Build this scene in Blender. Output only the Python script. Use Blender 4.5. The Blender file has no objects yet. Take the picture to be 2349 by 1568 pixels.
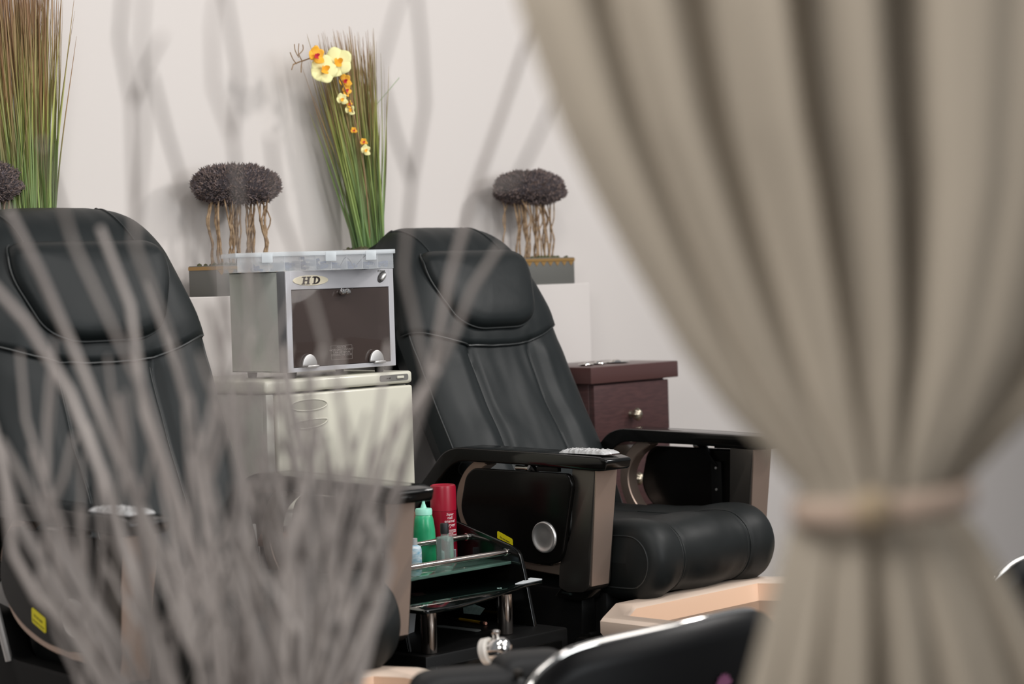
import bpy, bmesh, math, random
from mathutils import Vector, Matrix, noise
SC = bpy.context.scene
COL = SC.collection
R_ = math.radians
# ------------------------------------------------------------ camera
A_YAW = R_(43.0); ROLL = 0.03; PITCH = math.atan(159/5000.0); EYE = 1.25
V0 = Vector((math.cos(A_YAW), math.sin(A_YAW), 0)); RT = Vector((math.sin(A_YAW), -math.cos(A_YAW), 0)); UPZ = Vector((0, 0, 1))
fw = V0*math.cos(PITCH) - UPZ*math.sin(PITCH)
up = UPZ*math.cos(PITCH) + V0*math.sin(PITCH)
rr = RT*math.cos(ROLL) - up*math.sin(ROLL)
uu = up*math.cos(ROLL) + RT*math.sin(ROLL)
cd = bpy.data.cameras.new('camera'); cam = bpy.data.objects.new('camera', cd); COL.objects.link(cam)
m4 = Matrix(((rr.x, uu.x, -fw.x, 0), (rr.y, uu.y, -fw.y, 0), (rr.z, uu.z, -fw.z, EYE), (0, 0, 0, 1)))
cam.matrix_world = m4
cd.sensor_width = 36.0; cd.lens = 5000/2349*36.0
cd.clip_start = 0.05; cd.clip_end = 60
cd.dof.use_dof = True; cd.dof.focus_distance = 4.55; cd.dof.aperture_fstop = 3.3
SC.camera = cam
# ------------------------------------------------------------ light
w = bpy.data.worlds.new('world'); SC.world = w; w.use_nodes = True
bg = w.node_tree.nodes['Background']; bg.inputs[0].default_value = (0.93, 0.96, 1.0, 1); bg.inputs[1].default_value = 0.24
def area(name, loc, target, size, power, color=(1, 0.95, 0.9)):
    l = bpy.data.lights.new(name, 'AREA'); l.shape = 'DISK'; l.size = size; l.energy = power; l.color = color
    o = bpy.data.objects.new(name, l); COL.objects.link(o); o.location = loc
    o.rotation_euler = (Vector(target)-Vector(loc)).to_track_quat('-Z', 'Y').to_euler()
    return o
area('ceiling_or_fill_lamp', (5.1, 1.7, 2.75), (3.2, 3.9, 1.2), 0.35, 29, (1, .965, .935))
area('ceiling_or_fill_lamp', (2.6, 2.2, 2.75), (3.6, 3.9, 1.1), 0.35, 10, (1, .965, .935))
area('ceiling_or_fill_lamp', (3.9, 0.6, 2.8), (3.2, 3.3, 0.8), 2.2, 40, (1, 0.97, 0.94))  # broad soft fill added overhead, not a fixture of the room
area('ceiling_or_fill_lamp', (0.1, 0.7, 1.95), (1.3, 1.4, 0.9), 0.9, 31, (1, 0.975, 0.95))  # fill added on the camera side to brighten the foreground twigs
area('ceiling_or_fill_lamp', (1.6, 2.2, 2.8), (2.2, 3.4, 0.6), 0.9, 11, (1, 0.97, 0.94))
wl = area('window_daylight', (3.2, -1.8, 1.78), (3.3, 3.1, .6), 1.4, 58, (.93, .97, 1.0)); wl.data.shape = 'SQUARE'
SC.view_settings.view_transform = 'Standard'; SC.view_settings.look = 'None'
SC.view_settings.gamma = 1.0; SC.view_settings.use_curve_mapping = False; SC.view_settings.exposure = 0.0
SC.cycles.use_denoising = True
# ------------------------------------------------------------ materials
MATS = {}
def mat(name, col, rough=0.5, metal=0.0, spec=0.5, trans=0.0, ior=1.45, bump=None, noise_c=None, coat=0.0, sub=0.0, alpha=1.0, aniso=0.0):
    if name in MATS: return MATS[name]
    m = bpy.data.materials.new(name); m.use_nodes = True; nt = m.node_tree; b = nt.nodes['Principled BSDF']
    def srgb(c): return tuple((x/255/12.92 if x/255 <= .04045 else ((x/255+.055)/1.055)**2.4) for x in c)
    c = srgb(col); b.inputs['Base Color'].default_value = (*c, 1)
    b.inputs['Roughness'].default_value = rough; b.inputs['Metallic'].default_value = metal
    b.inputs['Specular IOR Level'].default_value = spec; b.inputs['Transmission Weight'].default_value = trans
    b.inputs['IOR'].default_value = ior; b.inputs['Coat Weight'].default_value = coat; b.inputs['Alpha'].default_value = alpha
    b.inputs['Coat Roughness'].default_value = 0.08
    if noise_c:                                   # (scale, second colour, stretch)
        tc = nt.nodes.new('ShaderNodeTexCoord'); mp = nt.nodes.new('ShaderNodeMapping'); n = nt.nodes.new('ShaderNodeTexNoise')
        mx = nt.nodes.new('ShaderNodeMix'); mx.data_type = 'RGBA'
        mp.inputs['Scale'].default_value = noise_c[2]; n.inputs['Scale'].default_value = noise_c[0]; n.inputs['Detail'].default_value = 4
        nt.links.new(tc.outputs['Object'], mp.inputs[0]); nt.links.new(mp.outputs[0], n.inputs['Vector'])
        rp = nt.nodes.new('ShaderNodeMapRange'); rp.inputs[1].default_value = .35; rp.inputs[2].default_value = .65
        nt.links.new(n.outputs['Fac'], rp.inputs[0]); nt.links.new(rp.outputs[0], mx.inputs['Factor'])
        mx.inputs['A'].default_value = (*c, 1); mx.inputs['B'].default_value = (*srgb(noise_c[1]), 1)
        nt.links.new(mx.outputs['Result'], b.inputs['Base Color'])
    if bump:                                      # (kind, scale, strength, distance, stretch)
        tc = nt.nodes.new('ShaderNodeTexCoord'); mp = nt.nodes.new('ShaderNodeMapping')
        mp.inputs['Scale'].default_value = bump[4] if len(bump) > 4 else (1, 1, 1)
        if bump[0] == 'voronoi':
            n = nt.nodes.new('ShaderNodeTexVoronoi'); out = n.outputs['Distance']
        else:
            n = nt.nodes.new('ShaderNodeTexNoise'); n.inputs['Detail'].default_value = 5; out = n.outputs['Fac']
        n.inputs['Scale'].default_value = bump[1]
        bp = nt.nodes.new('ShaderNodeBump'); bp.inputs['Strength'].default_value = bump[2]; bp.inputs['Distance'].default_value = bump[3]
        nt.links.new(tc.outputs['Object'], mp.inputs[0]); nt.links.new(mp.outputs[0], n.inputs['Vector'])
        nt.links.new(out, bp.inputs['Height']); nt.links.new(bp.outputs[0], b.inputs['Normal'])
    MATS[name] = m; return m
WALL = mat('painted_wall', (210, 204, 200), .85, bump=('noise', 60, .15, .002))
FLOOR = mat('floor_tile', (120, 105, 92), .35, noise_c=(3, (100, 88, 78), (1, 1, 1)))
LEATHER = mat('black_leather', (21, 26, 27), .5, spec=.34, bump=('noise', 9, .16, .010))
LEATHER_S = mat('black_leather_seat', (23, 26, 26), .52, spec=.34, bump=('noise', 10, .15, .01))
PIPING = mat('leather_piping', (38, 41, 41), .4)
GLOSS = mat('black_gloss_plastic', (11, 11, 10), .12, spec=.5)
PANEL = mat('black_panel', (13, 12, 11), .24, spec=.22)
MATTE = mat('black_matte', (9, 9, 9), .5, spec=.25)
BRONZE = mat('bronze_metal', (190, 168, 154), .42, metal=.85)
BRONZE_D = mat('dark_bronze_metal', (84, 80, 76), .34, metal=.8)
CHROME = mat('chrome', (225, 222, 218), .08, metal=1)
STEELROD = mat('polished_steel_rod', (205, 195, 188), .16, metal=1)
SILVER = mat('satin_silver', (216, 214, 212), .4, metal=.9)
STEEL = mat('brushed_steel', (196, 198, 190), .45, metal=.25, bump=('noise', 40, .05, .001, (1, 1, 40)))
STEEL_L = mat('light_steel_frame', (200, 199, 203), .35, metal=.35)
STEEL_D = mat('dark_steel_strip', (132, 132, 134), .4, metal=.3)
CREAM = mat('cream_enamel', (206, 203, 188), .32, coat=.25)
CREAM_G = mat('grey_enamel', (176, 175, 166), .4)
CREAM_D = mat('recess_enamel', (168, 166, 152), .4)
WINGLASS = mat('smoked_glass', (86, 74, 70), .06, trans=.45)
WINDARK = mat('cabinet_inside', (58, 50, 47), .5)
BADGE = mat('badge_cream', (222, 213, 188), .4)
INK = mat('dark_ink', (48, 38, 36), .5)
INKG = mat('grey_ink', (110, 108, 104), .5)
WHITEINK = mat('white_ink', (226, 214, 214), .5)
def plastic_clear(name, col, alpha, rough=.25):
    return mat(name, col, rough, alpha=alpha)
BOXPL = plastic_clear('frosted_plastic', (228, 232, 236), .22)
BOXLID = plastic_clear('frosted_lid', (232, 238, 242), .45)
BOXDIV = plastic_clear('frosted_divider', (238, 241, 244), .4)
BLUEBIT = mat('blue_grey_bits', (44, 66, 118), .6, noise_c=(60, (38, 56, 104), (1, 1, 1)))
WOOD = mat('dark_red_wood', (78, 53, 52), .38, noise_c=(10, (66, 45, 45), (3, 3, 22)))
WOODTOP = mat('dark_red_wood_edge', (80, 55, 53), .3)
WOODB = mat('brown_wood', (140, 88, 62), .45, noise_c=(8, (118, 72, 50), (2, 12, 12)))
NICKEL = mat('antique_nickel', (178, 168, 150), .28, metal=.95)
PEACH = mat('peach_acrylic', (230, 208, 190), .22, coat=.3)
PEACH_IN = mat('peach_acrylic_inside', (240, 200, 170), .25, coat=.3)
YELLOW = mat('yellow_label', (222, 208, 20), .5)
RED = mat('red_can', (140, 16, 38), .28)
REDCAP = mat('red_cap', (150, 18, 42), .35)
GREYBAR = mat('label_white', (198, 196, 200), .5)
GREEN = mat('green_gel', (66, 196, 142), .3, trans=.25, noise_c=(14, (20, 148, 92), (1, 1, 1)))
GREENCAP = mat('mint_cap', (158, 226, 204), .4)
GLASS = mat('clear_glass', (226, 238, 234), .04, trans=.86, ior=1.2)
BLACKCAP = mat('black_cap', (30, 32, 33), .5)
BLUE = mat('blue_bottle', (90, 160, 190), .4, noise_c=(50, (220, 226, 228), (1, 1, 3)))
SHELFGL = mat('black_glass', (6, 10, 9), .05)
SHELFUP = mat('green_reflection_glass', (96, 128, 116), .08, metal=.5)  # green reflection put into the upper shelf's base colour
TEAL = mat('teal_buffer', (196, 226, 220), .7, noise_c=(200, (176, 208, 202), (1, 1, 1)))
GREYFILE = mat('grey_emery', (120, 124, 122), .8)
PENCIL = mat('yellow_pencil', (216, 170, 30), .4)
CARD = mat('grey_card', (160, 160, 160), .6)
STICKW = mat('white_tape', (206, 210, 212), .6)
WRAP = mat('plastic_wrap', (222, 222, 222), .12, alpha=.75, bump=('voronoi', 90, 1.0, .004))
DEV = mat('dark_remote', (70, 70, 72), .4)
POT = mat('slate_pot', (98, 98, 94), .6)
GOLD = mat('gold_trim', (158, 124, 74), .4, metal=.3)
MOSS = mat('green_moss', (84, 84, 56), .9)
STEM = mat('twig_stem', (168, 142, 112), .7, noise_c=(30, (118, 94, 70), (1, 1, 3)))
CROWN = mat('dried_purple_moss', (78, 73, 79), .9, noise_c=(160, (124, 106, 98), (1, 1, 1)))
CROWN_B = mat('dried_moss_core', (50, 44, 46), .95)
PETALY = mat('pale_yellow_petal', (236, 232, 170), .6)
PETALO = mat('orange_petal', (246, 184, 60), .6)
PETALR = mat('red_lip', (200, 50, 70), .6)
ORSTEM = mat('orchid_stem', (140, 112, 80), .7)
TWIG = mat('grey_painted_twig', (180, 172, 167), .75, noise_c=(6, (146, 138, 134), (1, 1, 1)))
def vary(m, lo, hi):                          # every twig a little lighter or darker than the next
    nt = m.node_tree; b = nt.nodes['Principled BSDF']; src = b.inputs['Base Color'].links[0].from_socket
    oi = nt.nodes.new('ShaderNodeObjectInfo'); mr = nt.nodes.new('ShaderNodeMapRange'); mr.inputs[3].default_value = lo; mr.inputs[4].default_value = hi
    mm = nt.nodes.new('ShaderNodeMix'); mm.data_type = 'RGBA'; mm.blend_type = 'MULTIPLY'; mm.inputs['Factor'].default_value = 1
    nt.links.new(oi.outputs['Random'], mr.inputs[0]); nt.links.new(src, mm.inputs['A']); nt.links.new(mr.outputs[0], mm.inputs['B']); nt.links.new(mm.outputs['Result'], b.inputs['Base Color'])
vary(TWIG, .5, 1.05)
VASE = mat('grey_vase', (110, 104, 98), .5)
TIE = mat('tieback_taupe', (140, 122, 108), .85)
PADL = mat('foreground_leather', (27, 27, 28), .5, spec=.4)
SHELL = mat('black_shell', (7, 7, 8), .4, spec=.15)
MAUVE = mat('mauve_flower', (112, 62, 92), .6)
def grad_z(name, stops, z0, z1, rough=.6):
    m = bpy.data.materials.new(name); m.use_nodes = True; nt = m.node_tree; b = nt.nodes['Principled BSDF']
    b.inputs['Roughness'].default_value = rough
    at = nt.nodes.new('ShaderNodeAttribute'); at.attribute_name = 'h'
    ramp = nt.nodes.new('ShaderNodeValToRGB'); nt.links.new(at.outputs['Fac'], ramp.inputs[0])
    e = ramp.color_ramp.elements
    def srgb(c): return tuple((x/255/12.92 if x/255 <= .04045 else ((x/255+.055)/1.055)**2.4) for x in c)
    while len(e) < len(stops): e.new(.5)
    for i, (p, c) in enumerate(stops): e[i].position = p; e[i].color = (*srgb(c), 1)
    nt.links.new(ramp.outputs[0], b.inputs['Base Color'])
    return m
BLADES = [grad_z('grass_%s' % k, s, 0, 1) for k, s in (
    ('green', [(0, (100, 132, 84)), (.4, (124, 142, 82)), (.68, (156, 140, 90)), (1, (160, 122, 92))]),
    ('olive', [(0, (110, 146, 84)), (.5, (164, 172, 90)), (.8, (152, 138, 88)), (1, (140, 106, 80))]),
    ('brown', [(0, (88, 114, 70)), (.35, (116, 116, 70)), (.6, (150, 118, 78)), (1, (132, 98, 72))]))]
# curtain: thin woven cloth that lets some light through
cm = bpy.data.materials.new('taupe_curtain'); cm.use_nodes = True; nt = cm.node_tree
for n in list(nt.nodes):
    if n.type != 'OUTPUT_MATERIAL': nt.nodes.remove(n)
outn = [n for n in nt.nodes if n.type == 'OUTPUT_MATERIAL'][0]
df = nt.nodes.new('ShaderNodeBsdfDiffuse'); tr = nt.nodes.new('ShaderNodeBsdfTranslucent'); mx = nt.nodes.new('ShaderNodeMixShader')
cc = tuple(((x/255+.055)/1.055)**2.4 for x in (148, 139, 126))
df.inputs[0].default_value = (*cc, 1); tr.inputs[0].default_value = (*cc, 1); mx.inputs[0].default_value = .35
nt.links.new(df.outputs[0], mx.inputs[1]); nt.links.new(tr.outputs[0], mx.inputs[2]); nt.links.new(mx.outputs[0], outn.inputs[0])
CURTAIN = cm
# ------------------------------------------------------------ helpers
def finish(bm, name, m, parent=None, smooth=35, loc=None):
    me = bpy.data.meshes.new(name)
    off = None
    if parent is not None:
        p = parent; off = Vector((0, 0, 0))
        while p is not None: off += p.location; p = p.parent
    elif loc is not None: off = Vector(loc)
    if off is not None: bmesh.ops.translate(bm, verts=bm.verts, vec=-off)
    bmesh.ops.recalc_face_normals(bm, faces=bm.faces)
    bm.to_mesh(me); bm.free()
    for mm in (m if isinstance(m, (list, tuple)) else [m]): me.materials.append(mm)
    if smooth:
        me.shade_smooth(); me.set_sharp_from_angle(angle=R_(smooth))
    o = bpy.data.objects.new(name, me); COL.objects.link(o)
    if parent is not None: o.parent = parent
    elif loc is not None: o.location = loc
    return o
def thing(name, loc, label, cat, group=None):
    o = bpy.data.objects.new(name, None); o.empty_display_size = .05; COL.objects.link(o); o.location = loc
    o['label'] = label; o['category'] = cat
    if group: o['group'] = group
    return o
def tag(o, label, cat, group=None):
    o['label'] = label; o['category'] = cat
    if group: o['group'] = group
    return o
def struct(o): o['kind'] = 'structure'; return o
def NB(): return bmesh.new()
def merge(bm, b2):
    me = bpy.data.meshes.new('t'); b2.to_mesh(me); b2.free(); bm.from_mesh(me); bpy.data.meshes.remove(me)
def box(bm, x0, x1, y0, y1, z0, z1, bev=0.0, seg=2):
    b = bmesh.new(); vs = [b.verts.new((x, y, z)) for x in (x0, x1) for y in (y0, y1) for z in (z0, z1)]
    for f in ((0, 1, 3, 2), (4, 6, 7, 5), (0, 4, 5, 1), (2, 3, 7, 6), (0, 2, 6, 4), (1, 5, 7, 3)): b.faces.new([vs[i] for i in f])
    bmesh.ops.recalc_face_normals(b, faces=b.faces)
    if bev: bmesh.ops.bevel(b, geom=b.edges[:], offset=bev, segments=seg, profile=.5, affect='EDGES', clamp_overlap=True)
    merge(bm, b); return bm
def prism(bm, pts, axis, a, b_, bev=0.0, seg=2):
    """polygon pts in the two axes other than `axis`, extruded from a to b_"""
    b = bmesh.new()
    def mk(p, v):
        if axis == 0: return (v, p[0], p[1])
        if axis == 1: return (p[0], v, p[1])
        return (p[0], p[1], v)
    v1 = [b.verts.new(mk(p, a)) for p in pts]; v2 = [b.verts.new(mk(p, b_)) for p in pts]
    f1 = b.faces.new(v1); f2 = b.faces.new(list(reversed(v2)))
    n = len(pts)
    for i in range(n): b.faces.new((v1[i], v2[i], v2[(i+1) % n], v1[(i+1) % n]))
    bmesh.ops.recalc_face_normals(b, faces=b.faces)
    if bev:
        es = list(set(f1.edges[:]) | set(f2.edges[:]))
        bmesh.ops.bevel(b, geom=es, offset=bev, segments=seg, profile=.5, affect='EDGES', clamp_overlap=True)
    merge(bm, b); return bm
def rounded(pts, r, n=5):
    """round the corners of a polygon; r single or list"""
    out = []; N = len(pts)
    for i in range(N):
        p = Vector(pts[i]); a = Vector(pts[i-1]); c = Vector(pts[(i+1) % N])
        ri = r[i] if isinstance(r, (list, tuple)) else r
        if ri <= 0: out.append(tuple(p)); continue
        da = (a-p); dc = (c-p); k = min(ri, da.length*.48, dc.length*.48)
        s = p+da.normalized()*k; e = p+dc.normalized()*k
        for j in range(n+1):
            t = j/n; q = s*(1-t)**2+p*2*t*(1-t)+e*t*t; out.append(tuple(q))
    return out
def catmull(pts, n=8, closed=False):
    P = [Vector(p) for p in pts]; out = []; N = len(P)
    rng = range(N) if closed else range(N-1)
    for i in rng:
        if closed: a, b, c, d = P[i-1], P[i], P[(i+1) % N], P[(i+2) % N]
        else: a, b, c, d = P[max(i-1, 0)], P[i], P[i+1], P[min(i+2, N-1)]
        for j in range(n):
            t = j/n
            out.append(.5*((2*b)+(c-a)*t+(2*a-5*b+4*c-d)*t*t+(3*b-a-3*c+d)*t**3))
    if not closed: out.append(P[-1].copy())
    return out
def tube(bm, pts, r, sides=8, cap=True, rfun=None):
    P = [Vector(p) for p in pts]; n = len(P); rings = []
    t0 = (P[1]-P[0]).normalized(); ref = Vector((0, 0, 1)) if abs(t0.z) < .9 else Vector((1, 0, 0))
    nrm = t0.cross(ref).normalized()
    for i in range(n):
        t = (P[min(i+1, n-1)]-P[max(i-1, 0)])
        t = t.normalized() if t.length > 1e-9 else t0
        nrm = (nrm - t*nrm.dot(t)); nrm = nrm.normalized() if nrm.length > 1e-6 else t.orthogonal().normalized()
        bn = t.cross(nrm)
        rad = rfun(i/(n-1)) if rfun else r
        rings.append([bm.verts.new(P[i]+nrm*math.cos(2*math.pi*k/sides)*rad+bn*math.sin(2*math.pi*k/sides)*rad) for k in range(sides)])
    for i in range(n-1):
        for k in range(sides):
            bm.faces.new((rings[i][k], rings[i][(k+1) % sides], rings[i+1][(k+1) % sides], rings[i+1][k]))
    if cap:
        bm.faces.new(list(reversed(rings[0]))); bm.faces.new(rings[-1])
    return bm
def lathe(bm, prof, cx, cy, cz, sides=32, axis=(0, 0, 1), sx=1.0):
    """prof [(radius, height)] turned about axis through (cx,cy,cz)"""
    az = Vector(axis).normalized(); ax = az.orthogonal().normalized(); ay = az.cross(ax); c = Vector((cx, cy, cz))
    rings = []
    for (r, h) in prof:
        if r < 1e-6: rings.append([bm.verts.new(c+az*h)])
        else: rings.append([bm.verts.new(c+az*h+ax*(r*math.cos(2*math.pi*k/sides))+ay*(sx*r*math.sin(2*math.pi*k/sides))) for k in range(sides)])
    for a, b in zip(rings[:-1], rings[1:]):
        for k in range(sides):
            k2 = (k+1) % sides
            if len(a) == 1 and len(b) == 1: continue
            if len(a) == 1: bm.faces.new((a[0], b[k], b[k2]))
            elif len(b) == 1: bm.faces.new((a[k], a[k2], b[0]))
            else: bm.faces.new((a[k], a[k2], b[k2], b[k]))
    if len(rings[0]) > 1: bm.faces.new(list(reversed(rings[0])))
    if len(rings[-1]) > 1: bm.faces.new(rings[-1])
    return bm
def grid_faces(bm, V, close_u=False, close_v=False):
    nu = len(V); nv = len(V[0])
    for i in range(nu if close_u else nu-1):
        for j in range(nv if close_v else nv-1):
            a, b, c, d = V[i][j], V[(i+1) % nu][j], V[(i+1) % nu][(j+1) % nv], V[i][(j+1) % nv]
            try: bm.faces.new((a, b, c, d))
            except ValueError: pass
def text_bm(txt, size, origin, xdir, ydir, depth=.0006, align='CENTER', shear=0.0, space=1.0):
    c = bpy.data.curves.new('t', 'FONT'); c.body = txt; c.size = size; c.extrude = depth; c.align_x = align; c.shear = shear; c.resolution_u = 3
    c.space_line = space
    o = bpy.data.objects.new('t', c); COL.objects.link(o)
    dg = bpy.context.evaluated_depsgraph_get(); me = bpy.data.meshes.new_from_object(o.evaluated_get(dg))
    COL.objects.unlink(o); bpy.data.objects.remove(o)
    bm = bmesh.new(); bm.from_mesh(me); bpy.data.meshes.remove(me)
    X = Vector(xdir).normalized(); Y = Vector(ydir).normalized(); Z = X.cross(Y); O = Vector(origin)
    for v in bm.verts: v.co = O + X*v.co.x + Y*v.co.y + Z*v.co.z
    return bm
def smooth01(x): x = max(0, min(1, x)); return x*x*(3-2*x)
# ------------------------------------------------------------ room
WY = 3.95
struct(finish(box(NB(), -3, 11, WY, WY+.12, 0, 3.0), 'wall_back', WALL, smooth=0))
struct(finish(box(NB(), -3, 11, -4, WY, -.1, 0), 'floor', FLOOR, smooth=0))
struct(finish(box(NB(), -3, 4.385, 3.80, WY, 0, 1.2165, .002, 1), 'trim_1', WALL, smooth=0))     # the low ledge the pots stand on
# ------------------------------------------------------------ pedicure chair
CX = 3.70
def place(o, T, yaw):                                 # turn about the near arm's dish, then shift
    piv = Vector((3.395, 3.077, 0)); M = Matrix.Rotation(R_(yaw), 3, 'Z'); l = o.location.copy()
    o.location = piv+M @ (l-piv)+T; o.rotation_euler = (0, 0, R_(yaw)+o.rotation_euler.z)
def make_chair(T, recl, label, rem_label, yaw=0.0):
    root = thing('pedicure_chair', (CX, 3.15, 0), label, 'chair', 'pedicure chairs along the wall')
    th = R_(recl); D = Vector((0, math.sin(th), math.cos(th))); Nn = Vector((0, -math.cos(th), math.sin(th))); P0 = Vector((CX, 3.30, .70))
    def TP(w_, s, n): return P0+Vector((w_, 0, 0))+D*s+Nn*n
    prof = catmull([(-.06, -.04), (0.0, -.012), (.06, .0), (.12, .004), (.20, .003), (.28, -.004), (.38, -.002), (.48, .008), (.60, .014), (.68, .002), (.730, -.024), (.758, -.064),
                    (.748, -.108), (.70, -.134), (.60, -.135), (.5, -.135), (.3, -.13), (.1, -.12), (-.04, -.11)], 6, True)
    C = [(p.x, p.y) for p in prof]
    kmax = max(range(len(C)), key=lambda i: C[i][0])
    def hw(s): return .252-.034*smooth01((s-.47)/.26)
    def surf(q, t, off=0.0, wide=1.0, det=True):
        """q index into the closed profile (float), t across -1..1"""
        i = int(q) % len(C); j = (i+1) % len(C); f = q-int(q)
        s = C[i][0]*(1-f)+C[j][0]*f; n = C[i][1]*(1-f)+C[j][1]*f
        # outward offset along the profile normal
        dx = C[j][0]-C[i][0]; dy = C[j][1]-C[i][1]; L = math.hypot(dx, dy) or 1
        s += -dy/L*off*1.0; n += dx/L*off
        k = max(0.0, 1-abs(t)**5)**(1/2.3)
        wv = hw(s)*wide*t
        if det and q < kmax-10:
            a = abs(wv); fall = 1-smooth01((s-.40)/.06)
            n += fall*(.009*smooth01((a-.105)/.045)-.011*math.exp(-((a-.100)/.009)**2))
            n += fall*.0035*noise.noise(Vector((wv*14, s*11, recl)))
        if det:
            n += .0022*noise.noise(Vector((wv*30+5, s*8, q*.02+recl)))
        mid_s = min(max(s, -.02), .70); mid_n = -.062
        s2 = mid_s+(s-mid_s)*k; n2 = mid_n+(n-mid_n)*k
        s2 -= .080*abs(t)**5*smooth01((s2-.42)/.28)
        return TP(wv, s2, n2)
    bm = NB(); NT = 72; V = []
    NQ = len(C)
    for q in range(NQ):
        V.append([bm.verts.new(surf(q, math.sin(math.pi/2*(-1+2*t/NT)) if False else (-1+2*t/NT))) for t in range(NT+1)])
    grid_faces(bm, V, close_u=True)
    bmesh.ops.remove_doubles(bm, verts=bm.verts, dist=.0004)
    back = finish(bm, 'backrest', LEATHER, root, 60)
    # stitched seams down the back
    def q_at_s(s):
        for i in range(kmax):
            if C[i][0] <= s <= C[i+1][0]: return i+(s-C[i][0])/(C[i+1][0]-C[i][0])
        return 0 if s < C[0][0] else kmax
    for w_ in (-.108, -.100, .092, .100):
        bm = NB(); pts = []
        for k in range(40):
            s = .02+k*.0101; pts.append(surf(q_at_s(s), w_/hw(s), .0003))
        tube(bm, pts, .0011, 5); finish(bm, 'seam', PIPING, root)
    for sg in (-1, 1):
        bm = NB(); pts = []
        for k in range(50):
            s = .0+k*.0115; pts.append(surf(q_at_s(s), sg*.965, .001))
        tube(bm, pts, .0022, 6); finish(bm, 'edge_piping', PIPING, root)
    # draped headrest cover: wraps the top and hangs down the rear
    def sl(t): return .425+.075*abs(t)**2.6
    rows = 54; qend = NQ-22
    bm = NB(); V = []
    def cover(t, f, off=.011):
        q0 = q_at_s(sl(t)); q = q0+(qend-q0)*f
        o = off*min(1, f*14+.35)
        if f > .5: o += .010*smooth01((f-.5)*3)*(.5+.5*math.sin(t*13+2))+.004
        return surf(q, t*.992, o, 1.02+(.10*smooth01((f-.50)*4)), det=True)
    for r in range(rows+1):
        V.append([bm.verts.new(cover(-1+2*t/60, r/rows)) for t in range(61)])
    grid_faces(bm, V)
    hc = finish(bm, 'headrest_cover', LEATHER, root, 70)
    md = hc.modifiers.new('thick', 'SOLIDIFY'); md.thickness = .005; md.offset = 0
    bm = NB(); tube(bm, [cover(-1+2*t/60, 0.0, .014) for t in range(61)], .0026, 6); finish(bm, 'cover_piping', PIPING, root)
    for tw in (-.55, .52):
        bm = NB(); tube(bm, [cover(tw-.06*math.sin(f/24*3), .24+f/24*.36, .0142) for f in range(25)], .0022, 5); finish(bm, 'cover_seam', PIPING, root)
    # folded ears of the cover that stick out behind the top corners
    for sg in (-1, 1):
        bm = NB(); V = []
        for i in range(15):
            a = i/14
            V.append([bm.verts.new(TP(sg*(.165+.085*math.sin(b/10*math.pi*.9)+.010*math.sin(a*9)), .745-.16*a-.03*math.sin(b/10*math.pi), -.09-.040*math.sin(b/10*math.pi)-.035*(b/10)+.010*math.sin(a*7))) for b in range(11)])
        grid_faces(bm, V); e = finish(bm, 'cover_fold', LEATHER, root, 70)
        e.modifiers.new('thick', 'SOLIDIFY').thickness = .006
    # pillow
    oc = rounded([(-.160, .670), (.160, .670), (.172, .60), (.128, .488), (.075, .462), (-.075, .462), (-.128, .488), (-.172, .60)], [.035, .035, .06, .05, .04, .04, .05, .06], 6)
    cen = Vector((0, .575)); bm = NB(); rings = []
    fr = [(1.0, .002), (1.0, .018), (.985, .028), (.95, .036), (.88, .042), (.75, .047), (.55, .050), (.3, .052)]
    nO = len(oc)
    for (k, h) in fr:
        rg = []
        for p in oc:
            q = cen+(Vector(p)-cen)*k; tilt = .012*(q.y-.56)/.1
            rg.append(bm.verts.new(TP(q.x, q.y, h+.006-.02*smooth01((q.y-.63)/.05)*1+0*tilt+.002*noise.noise(Vector((q.x*20, q.y*20, 1))))))
        rings.append(rg)
    grid_faces(bm, rings, close_v=True)
    cv = bm.verts.new(TP(0, .575, .059)); [bm.faces.new((rings[-1][i], rings[-1][(i+1) % nO], cv)) for i in range(nO)]
    bm.faces.new(rings[0])
    pil = finish(bm, 'pillow', LEATHER, root, 70)
    bm = NB(); pp = [TP(p[0]*1.01, cen.y+(p[1]-cen.y)*1.01, .026-.02*smooth01((p[1]-.63)/.05)) for p in oc]; tube(bm, pp+[pp[0], pp[1]], .0024, 6, cap=False); finish(bm, 'pillow_piping', PIPING, pil)
    # seat cushion: waterfall front roll
    sp = catmull([(3.40, .695), (3.30, .703), (3.18, .700), (3.06, .702), (2.97, .714), (2.91, .712), (2.872, .685), (2.858, .645), (2.866, .603), (2.892, .572), (2.935, .560), (3.1, .562), (3.38, .565)], 6, True)
    x0, x1 = 3.474, 3.914; bm = NB(); V = []; my, mz = 3.10, .635
    NS = 64
    for p in sp:
        row = []
        for i in range(NS+1):
            t = -1+2*i/NS; k = max(0, 1-abs(t)**18)**(1/2.6); y, z = p.x, p.y
            my2 = min(max(y, 2.93), 3.36)
            g = -.004*math.exp(-((abs(t)-.52)/.02)**2)+.004*math.cos(t*math.pi*1.9)+.010*math.exp(-((abs(t)-.74)/.2)**2)*(1 if y < 3.2 else .3)
            g += .0016*noise.noise(Vector((t*6, y*20, z*20)))
            dy, dz = y-my2, z-mz; L = math.hypot(dy, dz) or 1
            y2 = my2+dy*k+dy/L*g*k; z2 = mz+dz*(.35+.65*k if False else k)+dz/L*g*k
            row.append(bm.verts.new((x0+(x1-x0)*(i/NS), y2, z2)))
        V.append(row)
    grid_faces(bm, V, close_u=True); bmesh.ops.remove_doubles(bm, verts=bm.verts, dist=.0004)
    seat = finish(bm, 'seat', LEATHER_S, root, 60)
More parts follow.
